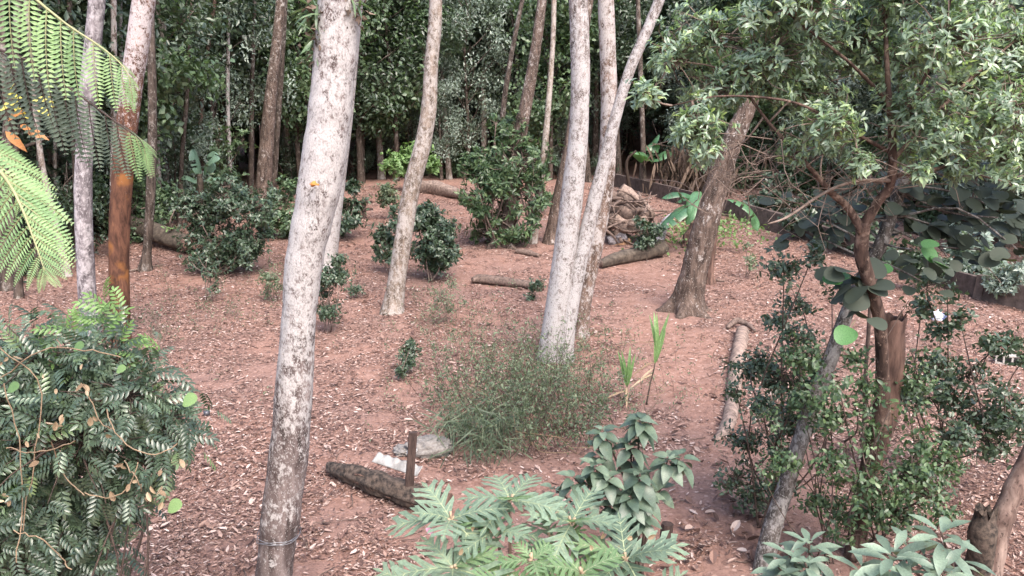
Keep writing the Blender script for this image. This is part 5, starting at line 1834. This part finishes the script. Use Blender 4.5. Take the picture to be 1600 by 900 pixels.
rough_log('lying_log', 'pale worn log lying along the path, dark hollow upper end, by the scrub shrub', 'log',
          [gl(1160, 522, .07), gl(1156, 545, .07), gl(1149, 590, .07), gl(1144, 640, .05), gl(1133, 676, .04), gl(1116, 690, .01)], [.135, .14, .13, .115, .10, .04], 'pale_wood', 14, .16, 5, 9, ends='rot_wood')
rough_log('lying_branch', 'dark root-like snag at the upper end of the path log', 'branch',
          [gl(1136, 516, .05), gl(1150, 512, .16), gl(1168, 516, .14), gl(1180, 522, .06)], [.04, .07, .06, .03], 'dead_wood', 8, .25, 6, 10)
rough_log('fallen_log', 'mossy fallen trunk below the log pile, shrub growing through it', 'log',
          [gl(938, 420, .16), gl(965, 414, .22), gl(995, 408, .25), gl(1020, 404, .28), gl(1034, 400, .3)], [.12, .18, .22, .25, .26], 'moss_wood', 16, .2, 3, 11, ends='dead_wood')
rough_log('lying_branch', 'bent pale grey branch rising from the end of the mossy trunk', 'branch',
          [gl(1026, 398, .35), gl(1034, 380, .5), gl(1042, 366, .55), (gl(1048, 360, .6))], [.22, .16, .11, .07], 'grey_bark', 10, .2, 4, 12)

# log pile, each piece a log of its own
pile = [
    ('longest pale log slanting across the top of the log pile', [(968, 296, 1.25), (985, 310, 1.05), (1002, 326, .75), (1014, 340, .55)], .30, 'pale_wood'),
    ('thick short pale log in the middle of the log pile', [(958, 345, .55), (975, 350, .6), (990, 352, .6)], .30, 'pale_wood'),
    ('dark hollow log end under the longest log of the pile', [(955, 325, .7), (972, 330, .75), (988, 336, .6)], .27, 'dead_wood'),
    ('orange-brown log lying at the foot of the log pile', [(942, 391, .16), (962, 385, .2), (985, 376, .22)], .17, 'orange_wood'),
    ('thin dark branch lying on the front of the log pile', [(945, 362, .35), (965, 366, .34), (985, 370, .28)], .09, 'rot_wood'),
    ('grey rounded log end at the bottom of the log pile', [(950, 378, .25), (965, 374, .3), (978, 368, .3)], .24, 'grey_bark'),
    ('pale chunk of wood at the right end of the log pile', [(988, 356, .35), (1000, 350, .4), (1012, 344, .4)], .26, 'pale_wood'),
    ('brown chunk of wood behind the white trunks in the log pile', [(940, 350, .5), (952, 345, .6), (962, 338, .65)], .25, 'brown_bark'),
    ('short upright pale billet leaning in the middle of the pile', [(962, 372, .2), (966, 358, .55), (970, 345, .85)], .13, 'pale_wood'),
    ('dark brown log at the back of the pile beside the shade', [(950, 305, 1.0), (962, 310, 1.0), (978, 322, .85)], .22, 'dead_wood')]
M['orange_wood'] = plain_mat('orange_cut_wood', (.26, .14, .08), (.40, .25, .15), 8, .85, .5)
for i, (lab, pp, r, mt) in enumerate(pile):
    base = G(972, 385)[1] + .4
    pts = [P(a, b, base + (.5 if b < 330 else 0)) for a, b, u in pp]
    rough_log('piled_log', lab, 'log', pts, np.interp(np.linspace(0, 2, len(pts)), [0, 1, 2], [r * .9, r, r * .85]), mt, 12, .3, 3.0, 60 + i, 'logs heaped in the log pile', 18, 'dead_wood' if i in (0, 1, 6) else None)
t = thing('branch_heap', 'tangle of broken grey branches lying over the log pile', 'branches', G(985, 388))
mb = MB()
for i in range(46):
    c = P(rng.uniform(940, 1026), rng.uniform(305, 392), G(972, 385)[1] + rng.uniform(-.3, .9))
    c[2] = max(c[2], float(terrain(c[0], c[1])) + .05)
    d = np.array([rng.normal(0, 1), rng.normal(0, .5), rng.normal(0, .5)]) * rng.uniform(.25, .7)
    mb.add(*tube(twig_curve(c - d, c + d, .12, 6), np.linspace(.055, .02, 6) * rng.uniform(.5, 1.3), 6, True, .2, 5))
mb.build('branches', [M['dead_wood']], t, kind='stuff')
rough_log('stump', 'jagged orange-brown stump on the green patch left of the leaning trunk', 'stump', [gl(1082, 386, -.1), gl(1082, 384, .3), gl(1087, 384, .75)], [.40, .32, .20], 'split_wood', 14, .4, 4, 80, None, 20)
rough_log('lying_branch', 'dead grey branch lying against the far wall, left of the leaning trunk', 'branch', [gl(1062, 347, .2), gl(1085, 343, .3), gl(1105, 336, .9)], [.10, .13, .06], 'twig', 8, .2, 4, 81)
rough_log('stump', 'low dark stump beside the jagged orange one', 'stump', [gl(1100, 376, -.1), gl(1100, 375, .15), gl(1101, 374, .35)], [.17, .15, .1], 'dead_wood', 10, .3, 4, 82, None, 12)
for px, py, lab in ((1240, 340, 'broken dead branch hanging down over the wall at the right'), (690, 472, 'small grey stick on the litter near the twiggy shrub')):
    rough_log('lying_branch', lab, 'branch', [gl(px - 12, py, .05), gl(px, py - 1, .12), gl(px + 14, py + 3, .05)], [.02, .035, .02], 'dead_wood', 7, .2, 5, px)


M['banana_pale'] = leaf_mat('banana_pale_leaf', [(0, (.15, .25, .18)), (1, (.2, .31, .22))], .35, .25, .6)


def banana(name, label, base, leaves, stem_h, stem_r, mat='banana'):
    root = thing(name, label, 'banana plant', base)
    top = base + np.array([0, 0, stem_h])
    mb = MB(); mb.add(*tube(spline([base - [0, 0, .1], top], 10), np.linspace(stem_r, stem_r * .7, 10), 10)); mb.build('stem', M['moss_wood'], root)
    for pts, w in leaves:
        q = spline([top] + [np.asarray(p) for p in pts], 26)
        t = norm(np.gradient(q, axis=0))
        side = norm(np.cross(t, np.array([0, 0, 1.0])))
        upn = np.cross(side, t)
        u = np.linspace(0, 1, 26)
        prof = w * np.where(u < .22, 0, np.sin(np.pi * np.clip((u - .22) / .78, 0, 1)) ** .55)
        V, F = [], []
        for s in (-1, 1):
            j = 1 + .10 * rng.random(26)
            e = q + side * (s * prof * j)[:, None] * .85 - upn * (prof * .35)[:, None]
            m = q + side * (s * prof * .5)[:, None] + upn * (prof * .12)[:, None]
            V.append((np.vstack([q, m, e]), s))
        lf = MB()
        for W, s in V:
            k = np.arange(25)
            keep = np.ones(25, bool)
            tear = rng.random(25) < .14
            f1 = np.stack([k, k + 1, k + 27, k + 26], 1)
            f2 = np.stack([k + 26, k + 27, k + 53, k + 52], 1)[~tear]
            if s < 0:
                f1, f2 = f1[:, ::-1], f2[:, ::-1]
            lf.add(W, [f1, f2], 0)
        o = lf.build('leaf', M[mat], root)
        mr = MB(); mr.add(*tube(q, np.linspace(.035, .008, 26), 5)); mr.build('midrib', M['vein'], o)


b0 = G(1108, 400)
Yb = b0[1] + .6
b0 = P(1112, 385, Yb); b0[2] = float(terrain(b0[0], b0[1]))
banana('banana_plant', 'banana plant with broad arching leaves behind the stout leaning trunk', b0,
       [([P(1090, 312, Yb), P(1060, 302, Yb - .3), P(1034, 310, Yb - .5)], .30), ([P(1090, 318, Yb - .3), P(1065, 328, Yb - .7), P(1045, 345, Yb - .9), P(1028, 358, Yb - 1.0)], .38),
        ([P(1098, 312, Yb + .6), P(1075, 308, Yb + .8), P(1055, 318, Yb + .9)], .25), ([P(1140, 312, Yb), P(1165, 322, Yb - .2), P(1180, 340, Yb - .3), P(1184, 362, Yb - .4)], .30), ([P(1118, 290, Yb), P(1125, 270, Yb + .3), P(1140, 262, Yb + .6)], .25), ([P(1090, 300, Yb), P(1082, 325, Yb - .9), P(1072, 352, Yb - 1.1)], .28)], 1.7, .16)
b1 = G(318, 352)
Y1 = b1[1]
banana('banana_plant', 'pale green banana plant behind the large dark bush at the left', b1,
       [([P(322, 270, Y1), P(328, 250, Y1), P(334, 236, Y1 + .2)], .42), ([P(312, 270, Y1), P(306, 248, Y1), P(302, 232, Y1)], .38), ([P(305, 282, Y1), P(290, 276, Y1 - .2), P(282, 280, Y1 - .3)], .36), ([P(325, 284, Y1), P(335, 278, Y1 - .5), P(342, 284, Y1 - .8)], .36)], 2.0, .15, 'banana_pale')
b2 = G(1010, 300)
banana('banana_plant', 'shaded banana plant under the leafy tree beside the far wall', b2 + [0, 1.5, 0],
       [([P(1012, 252, b2[1]), P(1000, 240, b2[1] - 1), P(985, 238, b2[1] - 1.5)], .4), ([P(1025, 250, b2[1]), P(1040, 238, b2[1]), P(1055, 242, b2[1])], .4), ([P(1018, 245, b2[1]), P(1020, 225, b2[1]), P(1030, 210, b2[1])], .4)], 2.0, .18)


def dry_skirt():
    """curtain of dead brown banana leaves hanging by the wall"""
    g = G(1080, 312)
    root = thing('dead_banana_leaves', 'curtain of dead brown hanging leaves at the shaded forest edge by the wall', 'dead plant', g)
    n = 420
    px, py = rng.normal(1090, 36, n), rng.uniform(225, 290, n)
    pos = np.array([P(a, b, g[1] + rng.normal(1.2, .6)) for a, b in zip(px, py)])
    d = np.stack([rng.normal(0, .25, n), rng.normal(0, .2, n), -np.ones(n)], 1)
    V, F, rn = scatter(leaf_tmpl([.05, .06, .04], [.2, .5, .8], .5, .2), pos, d, rand_unit(n) + [0, -.6, 0], rng.uniform(.5, 1.4, n))
    mb = MB(); mb.add(V, F, 0, rn)
    mb.build('hanging_leaves', M['dry_brown'], root, kind='stuff')
    mb = MB()
    for i in range(9):
        p = P(rng.normal(1085, 40), 285, g[1] + rng.normal(1.3, .4))
        z = float(terrain(p[0], p[1]))
        mb.add(*tube(spline([[p[0], p[1], z - .1], [p[0] + rng.normal(0, .15), p[1], z + 1.6], [p[0] + rng.normal(0, .2), p[1], z + 2.2]], 10), np.linspace(.10, .05, 10), 7))
    mb.build('stem', M['dry_brown'], root)


dry_skirt()

# dark front log, split and pointed at its left end
lg, q = rough_log('dark_log', 'dark rotten split log on the bare soil beside the wooden post', 'log',
                  [gl(514, 738, .10), gl(528, 748, .13), gl(560, 762, .16), (gl(610, 782, .17)), gl(655, 797, .17), gl(700, 808, .16)], [.05, .10, .13, .145, .14, .14], 'rot_wood', 36, .22, 6.0, 90, None, 90, 'split_wood', 4.5)
pw = MB()
for i in range(34):
    k = rng.integers(10, 84)
    a = q[k, :3] + np.array([rng.uniform(-.05, .02), -.10 - .03 * rng.random(), rng.uniform(-.02, .13)])
    dvec = q[min(89, k + 3), :3] - q[k, :3]
    L = rng.uniform(.06, .2)
    a = q[k, :3] + norm(np.array([rng.normal(0, .2), -1, rng.uniform(-.4, .9)])) * abs(q[k, 3]) * 1.02
    pw.add(*tube([a, a + norm(dvec) * L * .5, a + norm(dvec) * L], [.004, .012, .004], 5))
pw.build('bark_splinters', M['split_wood'], lg, kind='stuff')


def wavy_sheet():
    a, b = G(578, 752), G(648, 776)
    d = b - a
    L = np.hypot(d[0], d[1])
    ax = norm(np.array([d[0], d[1], d[2]]))
    back = norm(np.array([-ax[1], ax[0], 0]))
    nx, ny = 60, 5
    u = np.linspace(0, 1, nx)
    W = []
    for face in (0, 1):
        for v in np.linspace(0, 1, ny):
            w = .011 * np.sin(u * L / .15 * 2 * np.pi)
            p = a + ax * (u * L)[:, None] + back * (.05 + .12 * v) + np.array([0, 0, .26 + .085 * v]) + np.array([0, 0, 1.0]) * w[:, None] * (.03 + .97 * v)
            W.append(p + np.array([0, -.0, -.009 * face]))
    V = np.vstack(W)
    F = []
    i, j = np.meshgrid(np.arange(ny - 1), np.arange(nx - 1), indexing='ij')
    f = np.stack([i * nx + j, i * nx + j + 1, (i + 1) * nx + j + 1, (i + 1) * nx + j], -1).reshape(-1, 4)
    F += [f, f[:, ::-1] + nx * ny]
    k = np.arange(nx - 1)
    for r in (0, ny - 1):
        e = np.stack([r * nx + k, r * nx + k + 1, nx * ny + r * nx + k + 1, nx * ny + r * nx + k], 1)
        F.append(e if r else e[:, ::-1])
    k = np.arange(ny - 1)
    for c in (0, nx - 1):
        e = np.stack([k * nx + c, (k + 1) * nx + c, nx * ny + (k + 1) * nx + c, nx * ny + k * nx + c], 1)
        F.append(e if not c else e[:, ::-1])
    mb = MB(); mb.add(V, F)
    o = mb.build('corrugated_sheet', plain_mat('white_fibre_cement', (.22, .205, .19), (.42, .405, .385), 8, .85, .3))
    tag(o, 'broken white corrugated roofing sheet propped behind the dark log', 'roofing sheet')


wavy_sheet()


def post():
    g = G(637, 794)
    root = thing('wooden_post', 'thin dark upright wooden post at the end of the dark log, wire tied on it', 'post', g)
    top = P(646, 674, g[1] + .03)
    h = top[2] - g[2]
    lean = Matrix.Rotation(math.atan2(top[0] - g[0], h), 3, 'Y')
    mb = MB()
    secs = 14
    V = []
    for i in range(secs):
        z = -.15 + (h + .15) * i / (secs - 1)
        w, t = .05 + rng.normal(0, .0015), .032 + rng.normal(0, .001)
        V += [(-w, -t, z), (w, -t, z + (.014 if i == secs - 1 else 0)), (w, t, z + (.014 if i == secs - 1 else 0)), (-w, t, z)]
    V = np.array(V) @ np.array(Matrix.Rotation(R(12), 3, 'Z')).T @ np.array(lean).T + g
    F = []
    for i in range(secs - 1):
        for k in range(4):
            F.append((4 * i + k, 4 * i + (k + 1) % 4, 4 * i + 4 + (k + 1) % 4, 4 * i + 4 + k))
    F.append((3, 2, 1, 0)); F.append(tuple(4 * (secs - 1) + k for k in range(4)))
    mb.add(V, [np.array(F)])
    mb.build('post_body', M['post_wood'], root, False)
    mb = MB()
    for dz in (0, .012, -.01):
        a = np.linspace(0, 2 * np.pi, 24)
        c = g + (top - g) * .745 + [0, 0, dz]
        mb.add(*tube(np.stack([c[0] + np.cos(a) * .062, c[1] + np.sin(a) * .048, c[2] + .015 * np.cos(a)], 1), .0035, 5, False))
    mb.build('wire_tie', plain_mat('tie_wire', (.45, .45, .46), (.65, .65, .66), 20, .4, .05), root)


post()
# short stake behind the lobed plant
g = G(1036, 872)
t = thing('stake', 'short dark wooden stake at the right of the lobed plant', 'stake', g)
mb = MB()
tp = P(1043, 818, g[1])
mb.add(*tube(spline([g - [0, 0, .1], (g + tp) / 2, tp], 12), np.linspace(.07, .065, 12), 8, True, .15, 9))
mb.build('stake_body', M['post_wood'], t, False)
# far post with a rail
g = G(569, 342)
t = thing('rail_post', 'small dark far post with two short rails left of the slim kinked trunk', 'post', g)
s_ = depth(g) / FPX
for nm, c, sz in (('post', [0, 0, 13 * s_], (6 * s_, 6 * s_, 34 * s_)), ('rail', [2 * s_, -.10, 27 * s_], (24 * s_, .1, 3.5 * s_)), ('rail', [4 * s_, -.10, 15 * s_], (22 * s_, .1, 3.5 * s_))):
    mb = MB(); mb.add(*box_geo(g + np.array(c), sz, None, .01)); mb.build(nm, M['post_wood'], t, False)


def lumpy(name, label, cat, c, size, mat, seed, amp=.25, fsc=6, flat=True, n=40, m=28, crease=0):
    u, v = np.meshgrid(np.linspace(0, 2 * np.pi, n, endpoint=False), np.linspace(-np.pi / 2, np.pi / 2, m), indexing='ij')
    D = np.stack([np.cos(u) * np.cos(v), np.sin(u) * np.cos(v), np.sin(v)], -1)
    D = np.sign(D) * np.abs(D) ** .8
    f = 1 + amp * (fbm(D[..., 0] * fsc * .4, D[..., 1] * fsc * .4, D[..., 2] * fsc * .4, seed) - .5) * 2
    cr = np.abs(fbm(D[..., 0] * fsc * .8 + 3, D[..., 1] * fsc * .8, D[..., 2] * fsc * .8, seed + 9) - .5)
    f = f - crease * np.exp(-(cr / .035) ** 2)
    V = D * f[..., None] * np.asarray(size) / 2
    V[..., 2] = np.maximum(V[..., 2], -size[2] * .3)
    V = V.reshape(-1, 3) + c + [0, 0, size[2] * .3]
    i, j = np.meshgrid(np.arange(n), np.arange(m - 1), indexing='ij')
    i2 = (i + 1) % n
    F = np.stack([i * m + j, i2 * m + j, i2 * m + j + 1, i * m + j + 1], -1).reshape(-1, 4)
    mb = MB(); mb.add(V, F)
    return mb


sackm = plain_mat('grey_woven_sack', (.15, .135, .125), (.27, .25, .235), 30, .85, .25, (1, 1, 1))
g = G(668, 712)
t = thing('sack', 'crumpled grey sack lying flat on the soil behind the wooden post', 'sack', g)
lumpy('', '', '', g + [.02, .06, 0], (.66, .42, .30), sackm, 5, .35, 7, crease=.12).build('sack_body', sackm, t)
lumpy('', '', '', g + [-.28, .10, 0], (.42, .30, .11), sackm, 8, .5, 8, crease=.15).build('sack_mouth', sackm, t)

# rubbish: blue and white plastic
g = G(1464, 500)
t = thing('plastic_bag', 'small crumpled white and blue plastic bag among the right-hand shrubs', 'litter', g)
lumpy('', '', '', g, (.26, .2, .26), None, 21, .6, 10, n=22, m=14).build('bag', plain_mat('white_blue_plastic', (.55, .6, .75), (.8, .82, .85), 9, .35, .2), t)
lumpy('', '', '', g + [.12, -.03, -.02], (.14, .12, .22), None, 25, .6, 10, n=18, m=12).build('bag_print', plain_mat('dark_blue_plastic', (.03, .04, .10), (.10, .12, .25), 9, .35, .2), t)


def hollow_block():
    g = G(1573, 568)
    root = thing('concrete_block', 'hollow grey concrete block lying on its side at the right edge', 'block', g)
    rot = Matrix.Rotation(R(-24), 3, 'Z')
    mat = plain_mat('concrete_block_grey', (.30, .27, .25), (.45, .42, .39), 25, .9, .4)
    L, D, H, w = .44, .24, .19, .03
    mb = MB()
    for c, s in (([0, 0, H - w / 2], (L, D, w)), ([0, 0, w / 2], (L, D, w)), ([-L / 2 + w / 2, 0, H / 2], (w, D, H - 2 * w - .001)), ([L / 2 - w / 2, 0, H / 2], (w, D, H - 2 * w - .001)), ([-L / 6, 0, H / 2], (w, D, H - 2 * w - .001)), ([L / 6, 0, H / 2], (w, D, H - 2 * w - .001)), ([0, D / 2 - w, H / 2], (L - 2 * w - .002, w, H - 2 * w - .002))):
        V, F = box_geo([0, 0, 0], s)
        mb.add((V + c) @ np.array(rot).T + g, F)
    mb.build('block_body', mat, root, False)


hollow_block()
g = G(322, 650)
t = thing('tin_can', 'small dark tin can lying on the soil by the pinnate shrub', 'can', g)
mb = MB()
a = P(318, 644, g[1]); a[2] = g[2] + .05
mb.add(*tube([a, a + [.09, .03, 0]], [.05, .05], 14))
mb.build('can_body', plain_mat('dark_tin', (.05, .05, .055), (.16, .16, .18), 20, .4, .1, metallic=.6), t)
# young stem with a few leaves at the right of the left shrub
(V, F), p, r, foot = bark_trunk([(200, 905, 6), (218, 850, 5), (232, 790, 5), (245, 745, 4), (262, 735, 3)], sides=6, seed=77)
t = thing('sapling_stem', 'thin dark sapling stem curving up at the right of the pinnate shrub', 'sapling', foot)
mb = MB(); mb.add(V, F); mb.build('stem', M['dark_twig'], t)
